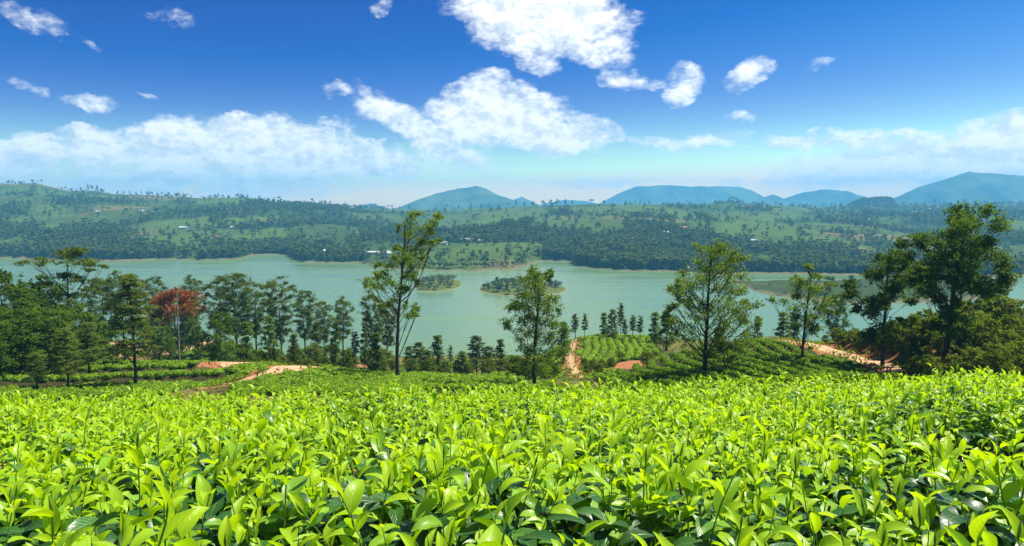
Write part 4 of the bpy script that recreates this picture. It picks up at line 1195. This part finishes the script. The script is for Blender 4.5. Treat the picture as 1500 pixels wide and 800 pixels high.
# ------------------------------------------------------------------ far trees
def far_tree(seed, kind):
    rs = np.random.default_rng(seed)
    mb = MB()
    n = 28
    h = 1.0
    if kind == 0:      # rounded
        q = rs.normal(size=(n, 3)); q /= np.linalg.norm(q, axis=1)[:, None]
        P_ = q * np.array([.27, .27, .30]) * rs.uniform(.5, 1, n)[:, None] + np.array([0, 0, .62])
    elif kind == 1:    # tall
        q = rs.normal(size=(n, 3)); q /= np.linalg.norm(q, axis=1)[:, None]
        P_ = q * np.array([.15, .15, .36]) * rs.uniform(.5, 1, n)[:, None] + np.array([0, 0, .62])
    elif kind == 2:    # conical
        f = rs.random(n); a = rs.uniform(0, 6.28, n); r_ = .2 * (1 - f) + .03
        P_ = np.stack([np.cos(a) * r_, np.sin(a) * r_, .18 + .8 * f], -1); q = P_ * np.array([3, 3, 0])
    else:              # stalky with flat head
        q = rs.normal(size=(n, 3)); q /= np.linalg.norm(q, axis=1)[:, None]
        P_ = q * np.array([.30, .30, .12]) * rs.uniform(.4, 1, n)[:, None] + np.array([0, 0, .86])
    leaf_faces(mb, P_, q * .7 + np.array([0, 0, .5]), .23, .15, np.clip(.42 + .22 * q[:, 2] + rs.normal(0, .11, n), 0, 1), rs, .1)
    tb = MB()
    tube(tb, [(0, 0, -.03), (0.01, 0, .4), (0, 0, .85)], [.016, .012, .006], 4)
    return mb, tb


FT = [far_tree(600 + k, k % 4) for k in range(8)]
FTM = [(b_.mesh('far_trunk', M_BARK), a_.mesh('far_crown', M_FARLEAF, smooth=False)) for a_, b_ in FT]


def far_put(px, Y, h, k, label, group, cat='tree', sx=1.0):
    x = (px - 750) / FPX * Y
    t_ = empty('far_tree', (x, Y, float(fz(x, Y)) - .3), label, cat, group, random.uniform(0, 6.28), h)
    t_.scale = (h * sx, h * sx, h)
    for me, nm in zip(FTM[k], ('trunk', 'crown')):
        o = bpy.data.objects.new(nm, me); C.objects.link(o); o.parent = t_
    return t_


nind = 0
# along the far shore
for px in np.arange(-10, 1510, 13.0):
    p = px + random.uniform(-5, 5)
    if 425 < p < 545: lab, grp = 'tree on the sandy spit across the lake', 'trees on the sandy spit'
    elif p < 425: lab, grp = 'tree on the far left shore of the lake', 'trees along the far left shore'
    elif p < 790: continue
    elif p < 840: lab, grp = 'tree at the head of the far bay', 'trees at the head of the far bay'
    elif p < 1100: lab, grp = 'tall tree on the far shore right of the bay', 'trees along the far middle shore'
    else: lab, grp = 'tree on the far right shore behind the flat peninsula', 'trees along the far right shore'
    sy = float(np.interp((p - 750) / FPX, fs, shoreY))
    far_put(p, sy + random.uniform(14, 40), random.uniform(9, 17), random.choice([0, 1, 4, 5, 1, 0]), 'leafy ' + lab, grp, sx=random.uniform(.9, 1.3)); nind += 1
# round trees along the tea peninsula
for px in np.arange(556, 772, 7.2):
    p = px + random.uniform(-2, 2)
    sy = float(np.interp((p - 750) / FPX, fs, shoreY))
    far_put(p, sy + random.uniform(10, 16), random.uniform(6.5, 8.5), random.choice([0, 4]), 'small round tree in the row along the tea peninsula shore', 'shore row of the tea peninsula', sx=1.2); nind += 1
for k_ in range(16):
    p = random.uniform(575, 760)
    sy = float(np.interp((p - 750) / FPX, fs, shoreY))
    far_put(p, sy + random.uniform(30, 110), random.uniform(7, 10), random.choice([1, 5, 2]), 'thin tree scattered over the tea peninsula', 'trees scattered over the tea peninsula'); nind += 1
# on the skyline
RIDGE = [(35, 9), (52, 14), (60, 9), (66, 15), (90, 9), (100, 14), (108, 11), (122, 12), (133, 20), (139, 22), (146, 20), (152, 14), (176, 14), (184, 14), (193, 12), (202, 14), (210, 13), (218, 14), (226, 11), (240, 13), (250, 12), (262, 13),
         (271, 16), (300, 9), (352, 9), (395, 13), (404, 17), (411, 19), (425, 12), (438, 13), (447, 18), (459, 26), (471, 27), (477, 24), (485, 20), (495, 18), (507, 19), (535, 15), (551, 19), (575, 16), (600, 15),
         (640, 14), (655, 15), (672, 14), (690, 16), (705, 14), (716, 16), (730, 14), (745, 15), (756, 18), (768, 19), (780, 20), (795, 20), (806, 20), (816, 20), (828, 17), (838, 17), (866, 18), (915, 12), (922, 12), (930, 12), (937, 12),
         (960, 9), (985, 10), (1005, 10), (1030, 12), (1066, 21), (1071, 24), (1077, 22), (1082, 18), (1115, 14), (1143, 15), (1160, 16), (1180, 17), (1205, 17), (1216, 15), (1230, 16), (1325, 16), (1340, 16), (1352, 18), (1366, 26), (1380, 17),
         (1400, 16), (1411, 26), (1425, 15), (1440, 16), (1455, 15), (1470, 16), (1490, 16)]
for (px, h) in RIDGE:
    cy = float(np.interp((px - 750) / FPX, fs, crestY))
    grp = 'left' if px < 600 else ('middle' if px < 900 else 'right')
    kk = 3 if px in (866, 205) else random.choice([0, 1, 4, 5, 2, 7])
    lab = 'lone flat-topped tree on the middle skyline' if px == 866 else 'distant tree standing on the %s skyline of the far hills' % grp
    far_put(px, cy - random.uniform(0, 60), h * random.uniform(.9, 1.15), kk, lab, None if px == 866 else 'skyline trees on the %s hills' % grp, sx=1.5 if px == 866 else 1.0); nind += 1
# on the flat peninsula
for (px, row, h, k_) in [(1218, 436, 13, 3), (1250, 434, 14, 1), (1262, 428, 7, 0), (1300, 430, 8, 0), (1345, 430, 10, 1), (1372, 425, 14, 1), (1392, 428, 8, 0), (1422, 430, 9, 0), (1130, 425, 4, 0), (1160, 424, 4, 4), (1190, 422, 4, 0), (1465, 425, 7, 0)]:
    Y = CAMZ / ratio(row)
    lab = 'tree standing alone on the flat brown peninsula' if h > 9 else 'bush on the flat brown peninsula'
    far_put(px, Y, h, k_, lab, 'lone trees of the flat peninsula' if h > 9 else 'bushes of the flat peninsula', 'tree' if h > 9 else 'bush', sx=1.0 if h > 9 else 1.5)

# woods on the far hills: merged, nobody could count them
rs = np.random.default_rng(900)
n = 68000
p = rs.uniform(-120, 1620, n); s_ = (p - 750) / FPX
sy = np.interp(s_, fs, shoreY); cy = np.interp(s_, fs, crestY)
Yr = sy + 12 + (cy - sy) * rs.random(n) ** 1.7
X = s_ * Yr
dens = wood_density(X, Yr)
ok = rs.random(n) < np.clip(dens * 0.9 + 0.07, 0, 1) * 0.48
ok &= fz(X, Yr) > 1.0
X, Yr = X[ok], Yr[ok]
kk = rs.integers(0, 8, len(X)); kk[(kk % 4 == 3) & (rs.random(len(X)) < .7)] = 1
mbw = MB()
for k_ in range(8):
    for part, prm in ((FT[k_][0], 1), (FT[k_][1], 0)):
        V0 = np.concatenate(part.V); Q0 = np.concatenate(part.Q)
        if not prm: continue
        sel = kk == k_
        m_ = int(sel.sum())
        a = rs.uniform(0, 6.28, m_); h = rs.uniform(6, 15, m_) * (1.0 if k_ % 4 else .8); wx_ = h * rs.uniform(1.1, 2.0, m_)
        Xv = (np.cos(a) * wx_)[:, None] * V0[:, 0] - (np.sin(a) * wx_)[:, None] * V0[:, 1] + X[sel][:, None]
        Yv = (np.sin(a) * wx_)[:, None] * V0[:, 0] + (np.cos(a) * wx_)[:, None] * V0[:, 1] + Yr[sel][:, None]
        Zv = h[:, None] * V0[:, 2] + (fz(X[sel], Yr[sel]) - .3 - .1 * h)[:, None]
        off = (np.arange(m_) * len(V0))[:, None, None]
        T0 = np.concatenate([b_ for _, b_ in part.A['tint']])
        mbw.add(np.stack([Xv, Yv, Zv], -1).reshape(-1, 3), (Q0[None] + off).reshape(-1, 4), tint=np.clip(np.tile(T0, m_) + np.repeat(rs.normal(0, .12, m_), len(V0)), 0, 1))
open('/tmp/n.txt','w').write(str((len(X), mbw.tris())));print('far wood trees', len(X), 'tris', mbw.tris())
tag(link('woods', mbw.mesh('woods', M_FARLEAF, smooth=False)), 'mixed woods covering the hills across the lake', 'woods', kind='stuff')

# wooded knob on the right skyline
kb = MB()
rs = np.random.default_rng(33)
px_ = rs.uniform(1240, 1310, 500); Yk = 2750 + rs.uniform(-60, 60, 500)
xk = (px_ - 750) / FPX * Yk
topk = CAMZ - Yk * ratio_v(np.interp(px_, [1238, 1250, 1262, 1290, 1304, 1312], [302, 295, 290, 289, 290, 300]))
zk = topk - rs.random(500) ** 1.5 * np.maximum(topk - fz(xk, Yk), 4)
leaf_faces(kb, np.stack([xk, Yk, zk], -1), np.array([0, -.3, .6]), 14, 9, rs.uniform(0.0, .35, 500), rs, 0)
tag(link('woods', kb.mesh('woods', M_FARLEAF, smooth=False)), 'flat-topped dark wood standing up on the right skyline', 'woods', kind='stuff')

# bushes on the islands
for ii, (cx_, cy_, rx_, ry_, hm, sd) in enumerate(ISL):
    rs = np.random.default_rng(50 + ii)
    cnt = 64 if ii == 0 else 95
    k_ = 0
    while k_ < cnt:
        u, v = rs.uniform(-1, 1, 2)
        if u * u + v * v > 0.78: continue
        if ii == 1 and (0.18 < u < 0.62) and v < 0.35: continue      # open grass on the larger island
        k_ += 1
        r2_ = math.hypot(u, v)
        t_ = empty('island_bush', (cx_ + u * rx_, cy_ + v * ry_, hm * max(0, 1 - (r2_ / .93) ** 2.2) ** .7 - .3),
                   'low round bush on the %s island in the lake' % ('smaller left' if ii == 0 else 'larger right'), 'bush', 'bushes on the %s island' % ('smaller' if ii == 0 else 'larger'),
                   rs.uniform(0, 6.28), 1)
        h = rs.uniform(3.6, 6.2) if ii == 0 else rs.uniform(3.4, 7.0)
        if k_ == 3: h *= 1.7
        wv = h * rs.uniform(1.3, 2.0)
        t_.scale = (wv, wv, h)
        for me, nm in zip(FTM[rs.choice([0, 4, 0, 5])], ('trunk', 'crown')):
            o = bpy.data.objects.new(nm, me); C.objects.link(o); o.parent = t_

# ------------------------------------------------------------------ houses across the lake
M_WALLW = simple_mat('white_wall', (0.48, 0.47, 0.44), (0.62, 0.60, 0.57), 0.6, 0.9, 0.1)
M_WALLC = simple_mat('cream_wall', (0.50, 0.42, 0.30), (0.62, 0.54, 0.42), 0.6, 0.9, 0.1)
M_TIN = simple_mat('tin_roof', (0.34, 0.35, 0.35), (0.50, 0.50, 0.49), 0.5, 0.6, 0.1)
M_TILE = simple_mat('red_roof', (0.30, 0.12, 0.075), (0.40, 0.19, 0.12), 0.8, 0.9, 0.2)
M_GREENROOF = simple_mat('green_roof', (0.36, 0.44, 0.36), (0.50, 0.56, 0.48), 0.5, 0.7, 0.1)
M_PANE = simple_mat('dark_glass', (0.02, 0.025, 0.03), (0.05, 0.06, 0.07), 1, 0.2, 0.0, spec=0.5)


def house_meshes(Lh, Dh, Hh, rise, wall, roof):
    wb = MB()
    wb.add([(-Lh / 2, -Dh / 2, -3), (Lh / 2, -Dh / 2, -3), (Lh / 2, Dh / 2, -3), (-Lh / 2, Dh / 2, -3), (-Lh / 2, -Dh / 2, Hh), (Lh / 2, -Dh / 2, Hh), (Lh / 2, Dh / 2, Hh), (-Lh / 2, Dh / 2, Hh), (-Lh / 2, 0, Hh + rise), (Lh / 2, 0, Hh + rise)],
           [[0, 1, 5, 4], [1, 2, 6, 5], [2, 3, 7, 6], [3, 0, 4, 7]], [[4, 7, 8], [5, 9, 6]])
    rb = MB()
    o_ = .5
    prof2 = [(-Dh / 2 - o_, Hh - .25), (0, Hh + rise + .12), (Dh / 2 + o_, Hh - .25), (Dh / 2 + o_, Hh - .02), (0, Hh + rise + .4), (-Dh / 2 - o_, Hh - .02)]
    Vr = [(sx_ * (Lh / 2 + o_), a, b_) for sx_ in (-1, 1) for a, b_ in prof2]
    rb.add(Vr, [[i, (i + 1) % 6, (i + 1) % 6 + 6, i + 6] for i in range(6)] + [[0, 1, 4, 5], [1, 2, 3, 4], [6, 11, 10, 7], [7, 10, 9, 8]])
    wins = []
    for q in range(max(2, int(Lh / 3.2))):
        xw = -Lh / 2 + (q + .5) * Lh / max(2, int(Lh / 3.2))
        w_ = MB(); hw, zt = (.55, Hh - .5)
        zb = .15 if q == 1 else Hh - 1.7
        y_ = -Dh / 2 - .06
        w_.add([(xw - hw, y_, zb), (xw + hw, y_, zb), (xw + hw, y_, zt), (xw - hw, y_, zt), (xw - hw, y_ + .1, zb), (xw + hw, y_ + .1, zb), (xw + hw, y_ + .1, zt), (xw - hw, y_ + .1, zt)],
               [[0, 1, 2, 3], [0, 4, 5, 1], [1, 5, 6, 2], [2, 6, 7, 3], [3, 7, 4, 0]])
        wins.append(('door' if q == 1 else 'window', w_.mesh('pane', M_PANE, smooth=False)))
    return [('wall', wb.mesh('wall', wall, smooth=False)), ('roof', rb.mesh('roof', roof, smooth=False))] + wins


HM = {'w': house_meshes(9, 6, 3, 1.6, M_WALLW, M_TIN), 'r': house_meshes(10, 6, 3, 1.8, M_WALLC, M_TILE), 'l': house_meshes(22, 7, 3.2, 1.8, M_WALLW, M_TIN),
      'g': house_meshes(16, 7, 3.4, 1.8, M_WALLW, M_GREENROOF), 'c': house_meshes(8, 6, 3, 1.5, M_WALLC, M_TIN)}
HOUSES = [  # px, row of the floor, type
    (270, 336, 'g'), (303, 335, 'r'), (341, 335, 'w'), (318, 349, 'r'), (325, 352, 'w'), (379, 354, 'w'), (386, 356, 'w'), (401, 361, 'w'), (376, 358, 'c'), (210, 311, 'l'), (146, 312, 'w'),
    (478, 371, 'w'), (484, 371, 'w'), (456, 372, 'c'), (514, 371, 'w'), (521, 372, 'w'), (531, 372, 'w'), (548, 373, 'l'), (566, 373, 'w'), (571, 374, 'w'), (645, 358, 'w'), (651, 359, 'c'), (685, 354, 'l'),
    (898, 351, 'l'), (910, 351, 'g'), (925, 353, 'r'), (947, 346, 'w'), (948, 354, 'w'), (977, 343, 'w'), (981, 344, 'c'), (974, 362, 'w'), (993, 360, 'c'), (1000, 361, 'w'), (926, 359, 'w'), (1003, 336, 'r'),
    (1038, 352, 'w'), (1104, 355, 'w'), (1116, 357, 'c'), (1273, 323, 'w'), (1337, 312, 'l'), (1288, 377, 'w'), (1372, 305, 'w'), (1361, 308, 'w'), (716, 335, 'r'), (705, 356, 'w'), (1015, 396, 'w')]
for i, (px, row, k_) in enumerate(HOUSES):
    s_ = (px - 750) / FPX
    sy = float(np.interp(s_, fs, shoreY)); cy = float(np.interp(s_, fs, crestY))
    Yc = np.linspace(sy + 10, cy, 500)
    zc = fz(s_ * Yc, Yc)
    rows = 400 + FPX * np.tan(np.arctan((CAMZ - zc) / Yc) - PITCH)
    best = np.argmin(np.abs(rows - row) + 0.002 * np.arange(500))
    Y = Yc[best]
    area = 'left of the slender trunk' if px < 560 else ('behind the tea peninsula' if px < 790 else ('in the village right of the bay' if px < 1130 else 'on the far right hills'))
    kind_ = {'w': 'small white house with tin roof', 'r': 'cream house with red roof', 'l': 'long white building with tin roof', 'g': 'white building with pale green roof', 'c': 'small cream house with tin roof'}[k_]
    t_ = empty('house', (s_ * Y, Y, float(fz(s_ * Y, Y)) + .3), kind_ + ' across the lake, ' + area, 'house', kind_ + ' ' + area, random.uniform(-.5, .5) - s_ * .8, random.uniform(.75, 1.05))
    for nm, me in HM[k_]:
        o = bpy.data.objects.new(nm, me); C.objects.link(o); o.parent = t_

# ------------------------------------------------------------------ the tea in front of the camera
def leaf_geo(L, wd, arch, fold, seed, age, nseg=6, cols=(-1, -.5, 0, .5, 1), petiole=.06):
    """a tea leaf: grows along +Y from the origin, upper face +Z"""
    rs = np.random.default_rng(seed)
    v = np.linspace(0, 1, nseg + 1)
    th = 0.25 * arch - arch * v ** 1.2
    ds = L / nseg
    y = np.concatenate([[0], np.cumsum(np.cos((th[1:] + th[:-1]) / 2) * ds)])
    z = np.concatenate([[0], np.cumsum(np.sin((th[1:] + th[:-1]) / 2) * ds)])
    prof_ = np.sin(np.pi * np.clip(v, 0, 1) ** 0.85) ** 0.8 * (1 - 0.25 * v ** 3)
    hw = np.maximum(wd / 2 * prof_, wd * 0.02)
    hw[0] = wd * .03
    tw = rs.normal() * 0.25 * v
    V, uv = [], []
    ruff = rs.normal(size=(nseg + 1, 2)) * 0.06
    for i in range(nseg + 1):
        for c in cols:
            f = fold * abs(c)
            lx = c * hw[i] * math.cos(fold * .8); lz = abs(c) ** 1.4 * hw[i] * math.sin(fold) + (ruff[i, 0 if c < 0 else 1] * hw[i] * abs(c))
            lx, lz = lx * math.cos(tw[i]) - lz * math.sin(tw[i]), lx * math.sin(tw[i]) + lz * math.cos(tw[i])
            nrm = (-math.sin(th[i]), math.cos(th[i]))
            V.append((lx, y[i] + lz * nrm[0], z[i] + lz * nrm[1])); uv.append((c, v[i]))
    nc = len(cols)
    Q = [[i * nc + k, i * nc + k + 1, (i + 1) * nc + k + 1, (i + 1) * nc + k] for i in range(nseg) for k in range(nc - 1)]
    return np.array(V), np.array(Q), np.array(uv), age


KIND = {  # length, width, arch, fold, age
    'top': (.050, .022, .6, .7, 0.0), 'young': (.068, .031, 1.0, .48, 0.06), 'mid': (.080, .037, 1.3, .36, 0.34), 'low': (.092, .044, 1.35, .28, 0.70), 'old': (.098, .047, 1.0, .22, 0.95)}
LEAF = {}
for ki, (k_, (L, wd, ar, fo, ag)) in enumerate(KIND.items()):
    LEAF[k_] = []
    for v in range(4):
        hi = leaf_geo(L, wd, ar * (0.6 + .3 * v), fo * (1.2 - .15 * v), 700 + ki * 10 + v, ag)
        lo = leaf_geo(L, wd, ar * (0.6 + .3 * v), fo * (1.2 - .15 * v), 700 + ki * 10 + v, ag, nseg=4, cols=(-1, 0, 1))
        mb = MB(); mb.add(hi[0], hi[1], uv=hi[2], age=hi[3], tint=0.0)
        LEAF[k_].append((hi, lo, mb.mesh('leaf_' + k_, M_TEA)))


def mat4(loc, rot):
    M = np.eye(4); M[:3, :3] = rot; M[:3, 3] = loc
    return M


def rotz(a): c, s_ = math.cos(a), math.sin(a); return np.array([[c, -s_, 0], [s_, c, 0], [0, 0, 1.0]])
def rotx(a): c, s_ = math.cos(a), math.sin(a); return np.array([[1, 0, 0], [0, c, -s_], [0, s_, c.__float__()]])


SHOOT = []
for v in range(10):
    rs = np.random.default_rng(800 + v)
    h = rs.uniform(.10, .17) * (1.25 if v in (3, 7) else 1)
    bend = rs.normal(size=2) * .018
    n = 5
    tt = np.linspace(0, 1, n)
    pts = np.stack([bend[0] * tt ** 2, bend[1] * tt ** 2, -0.05 + (h + .05) * tt], -1)
    mb = MB()
    tube(mb, pts, np.linspace(.0022, .0012, n), 5)
    # bud: a tight rolled spear on the tip
    tube(mb, [pts[-1], pts[-1] + [0.002, 0, .012], pts[-1] + [0.004, 0, .030]], [.0016, .0028, .0003], 5)
    stem = mb.mesh('shoot', M_STEM)
    leaves = []
    order = ['low', 'low', 'mid', 'mid', 'young', 'top'] if v % 3 else ['old', 'low', 'mid', 'young', 'young', 'top', 'top']
    a0 = rs.uniform(0, 6.28)
    for i, k_ in enumerate(order):
        f = .05 + .95 * (i + .3) / (len(order) - .5)
        f = min(f, 1)
        el_ = {'old': -.08, 'low': .10, 'mid': .34, 'young': .62, 'top': .95}[k_] + rs.normal() * .24
        az_ = a0 + i * 2.4 + rs.normal() * .3
        p_ = np.array([np.interp(f, tt, pts[:, c]) for c in range(3)])
        s_ = rs.uniform(.8, 1.25)
        leaves.append((k_, int(rs.integers(0, 4)), mat4(p_, rotz(az_) @ rotx(el_) * s_)))
    mbm = MB(); tube(mbm, pts, np.linspace(.0022, .0012, n), 3)
    SHOOT.append((stem, leaves, np.concatenate(mbm.V), np.concatenate(mbm.Q)))


def tea_top(x, y):
    """height of the plucking table below the eye"""
    yc = 6.9 + 1.9 * sstep(0.10, 0.65, x / np.maximum(y, .5)) + 0.35 * np.sin(x * 1.1)
    z = -0.36 - 0.211 * y + 0.018 * x * sstep(2.0, 6.0, y) + (fbm(x / .5 + 40, y / .5, 5, 2) - .5) * .15
    z -= 0.16 * np.maximum(y - yc, 0) ** 1.5
    # a gap between two rows on the right
    q = x / np.maximum(y, .5)
    z -= 0.85 * sstep(.48, .58, q) * np.exp(-((y - 3.55) / .46) ** 2)
    z += 0.13 * sstep(.44, .60, q) * sstep(3.7, 4.3, y) * (1 - sstep(4.8, 7.2, y))
    return z


def merged(mb, kind_v, mats, lo, tints):
    geo = LEAF[kind_v[0]][kind_v[1]][1 if lo else 0]
    V0, Q0, uv0, ag = geo
    n = len(mats)
    M = np.stack(mats)
    V = np.einsum('nij,vj->nvi', M[:, :3, :3], V0) + M[:, None, :3, 3]
    off = (np.arange(n) * len(V0))[:, None, None]
    mb.add(V.reshape(-1, 3), (Q0[None] + off).reshape(-1, 4), uv=np.tile(uv0, (n, 1)), age=ag, tint=np.repeat(tints, len(V0)))


M_TWIG = M_WOOD
GROUP_T = 'tea bushes of the front hedge'
FOL = {}; seen_lab = set()
cent = []; row_of = []
ORD = ['nearest', 'second', 'third', 'fourth', 'fifth', 'sixth', 'seventh', 'eighth', 'ninth', 'tenth', 'eleventh', 'twelfth', 'thirteenth', 'fourteenth', 'fifteenth', 'last']
r_i = 0
yv = 0.55
while yv < 11.2:
    half = 0.80 * yv + 1.0
    xv = -half + (0.41 if r_i % 2 else 0)
    while xv < half + .4:
        cent.append((xv + rng.normal() * .06, yv + rng.normal() * .06)); row_of.append(r_i)
        xv += .82
    yv += .70; r_i += 1
print('front tea bushes', len(cent))
Rb = .50
n_leaf_obj = 0
for bi, (bx, by) in enumerate(cent):
    yc_lim = 6.9 + 1.9 * float(sstep(0.10, .65, bx / by)) + 1.4
    if by > yc_lim: continue
    rs = np.random.default_rng(3000 + bi)
    ground = float(gz(bx, by))
    far = by > 3.2
    nsh = (72 if by < 2.5 else 80) if not far else 80
    root = empty('tea_bush', (bx, by, ground), '', 'tea bush', GROUP_T)
    rn_ = row_of[bi]
    px_b = bx / by * FPX + 750
    lm = min(LAND, key=lambda q: abs(q[0] - px_b))
    look = 'big glossy leaves' if rn_ < 3 else ('bright mid-sized shoots' if rn_ < 5 else 'small-looking bright shoots')
    root['label'] = 'tea bush with %s, %s front row, below %s' % (look, ORD[rn_], lm[1])
    if root['label'] in seen_lab:
        l2 = sorted(LAND, key=lambda q: abs(q[0] - px_b))[1]
        root['label'] = 'tea bush, %s front row, between lines to %s and %s' % (ORD[rn_], lm[1].replace('the ', ''), l2[1].replace('the ', ''))
    seen_lab.add(root['label'])
    # woody stems
    sb = MB()
    topz = CAMZ + float(tea_top(np.array(bx), np.array(by))) - ground
    for q in range(7):
        a = rs.uniform(0, 6.28); rr_ = rs.uniform(.15, .45)
        e_ = np.array([rr_ * math.cos(a), rr_ * math.sin(a), topz - .10])
        tube(sb, [np.array([0.04 * math.cos(a), .04 * math.sin(a), -.1]), e_ * np.array([.6, .6, .5]), e_], [.016, .010, .004], 5)
    link('stem', sb.mesh('stem', M_TWIG), root)
    # shoots over the table
    u = np.sqrt(rs.random(nsh)) * Rb; a = rs.uniform(0, 6.28, nsh)
    sx_, sy_ = u * np.cos(a) * 1.06, u * np.sin(a) * 0.95
    tz = CAMZ + tea_top(bx + sx_, by + sy_) - ground
    dome = .19 * (u / Rb) ** 4
    items = []
    for i in range(nsh):
        v = int(rs.integers(0, 10))
        s_ = rs.uniform(.7, 1.35) * (1.12 if by < 2.5 else (1.05 if by < 3.2 else 1.0))
        if rs.random() < .03: s_ *= 1.3
        til = rs.normal() * .22 + .25 * (u[i] / Rb) ** 2
        Mx = rotz(a[i] - math.pi / 2) @ rotx(-til) @ rotz(rs.uniform(0, 6.28)) * s_
        M = mat4((sx_[i], sy_[i], tz[i] - dome[i] - .125 - .15 * (s_ - 1) + rs.normal() * .045), Mx)
        dist = math.sqrt((bx + sx_[i]) ** 2 + (by + sy_[i]) ** 2)
        items.append((dist, v, M))
    items.sort(key=lambda q: q[0])
    inview = lambda M: True
    quota = 42 if by < 2.4 else (34 if by < 3.4 else (18 if by < 4.6 else 6))
    visible_px = abs(bx) < 0.72 * by + .35 and by > .75
    if not visible_px: quota = 0
    if quota:
        if by < 1.3:                                       # only the far half of the first row enters the frame
            items.sort(key=lambda q: -(by + q[2][1, 3]))
        elif by > 3.4:                                     # highest shoots show most
            items.sort(key=lambda q: -(q[2][2, 3]))
    for qi, (dist, v, M) in enumerate(items[:quota]):
        stem, leaves, _, _ = SHOOT[v]
        so_ = bpy.data.objects.new('shoot', stem)
        C.objects.link(so_); so_.parent = root
        so_.matrix_basis = Matrix(M.tolist())
        for (k_, lv, ML) in leaves:
            lo_ = bpy.data.objects.new('leaf', LEAF[k_][lv][2])
            C.objects.link(lo_); lo_.parent = so_
            lo_.matrix_basis = Matrix(ML.tolist())
            n_leaf_obj += 1
    vkey = bi % 6
    shared = by > 4.6
    if shared and vkey in FOL:
        fo = link('foliage', FOL[vkey][0], root, (0, 0, topz - FOL[vkey][1])); fo['kind'] = 'stuff'
        continue
    buck = {}
    fb_ = MB()
    st = MB()
    for (dist, v, M) in items[0 if shared else quota:]:
        stem, leaves, SV, SQ = SHOOT[v]
        fb_.add(SV @ M[:3, :3].T + M[:3, 3], SQ, age=.35, tint=0.0)
        for (k_, lv, ML) in leaves:
            buck.setdefault((k_, lv), []).append(M @ ML)
    # old leaves of the maintenance layer below the shoots
    no = 240 if not far else 90
    u2 = np.sqrt(rs.random(no)) * (Rb + .06); a2 = rs.uniform(0, 6.28, no)
    ox, oy = u2 * np.cos(a2), u2 * np.sin(a2)
    oz = CAMZ + tea_top(bx + ox, by + oy) - ground - .13 * (u2 / Rb) ** 4 - .075 - np.abs(rs.normal(0, .07, no))
    for i in range(no):
        Mx = rotz(a2[i] - math.pi / 2 + rs.normal() * .8) @ rotx(rs.normal(0, .35)) * rs.uniform(.75, 1.2) * (1.2 if by < 2.5 else 1.0)
        k_ = 'old' if rs.random() < .8 else 'low'
        buck.setdefault((k_, int(rs.integers(0, 4))), []).append(mat4((ox[i], oy[i], oz[i]), Mx))
    for kv, ml in buck.items():
        merged(fb_, kv, ml, by > 1.9, rs.normal(0, .13, len(ml)))
    fm_ = fb_.mesh('foliage', M_TEA)
    if shared: FOL[vkey] = (fm_, topz)
    fo = link('foliage', fm_, root)
    fo['kind'] = 'stuff'
open('/tmp/n2.txt','w').write(str((n_leaf_obj, sum(len(m.polygons)*2 for m in bpy.data.meshes), len(allb))))
print('leaf objects', n_leaf_obj, 'all objects', len(bpy.data.objects), 'far individuals', nind)

# ------------------------------------------------------------------ air
M_HAZE, t = new_mat('haze')
pv = t.n('ShaderNodeVolumePrincipled')
pv.inputs['Color'].default_value = rgb(0.17, 0.60, 1.0)
pv.inputs['Density'].default_value = HAZE_DENSITY
pv.inputs['Anisotropy'].default_value = 0.1
t.n('ShaderNodeOutputMaterial', Volume=pv.outputs[0])
mb = MB()
hx, hy0, hy1, hz0, hz1 = 8200, -2200, 8200, -12, 340
mb.add([(-hx, hy0, hz0), (hx, hy0, hz0), (hx, hy1, hz0), (-hx, hy1, hz0), (-hx, hy0, hz1), (hx, hy0, hz1), (hx, hy1, hz1), (-hx, hy1, hz1)],
       [[0, 3, 2, 1], [4, 5, 6, 7], [0, 1, 5, 4], [1, 2, 6, 5], [2, 3, 7, 6], [3, 0, 4, 7]])
link('haze', mb.mesh('haze', M_HAZE, smooth=False), kind='stuff')
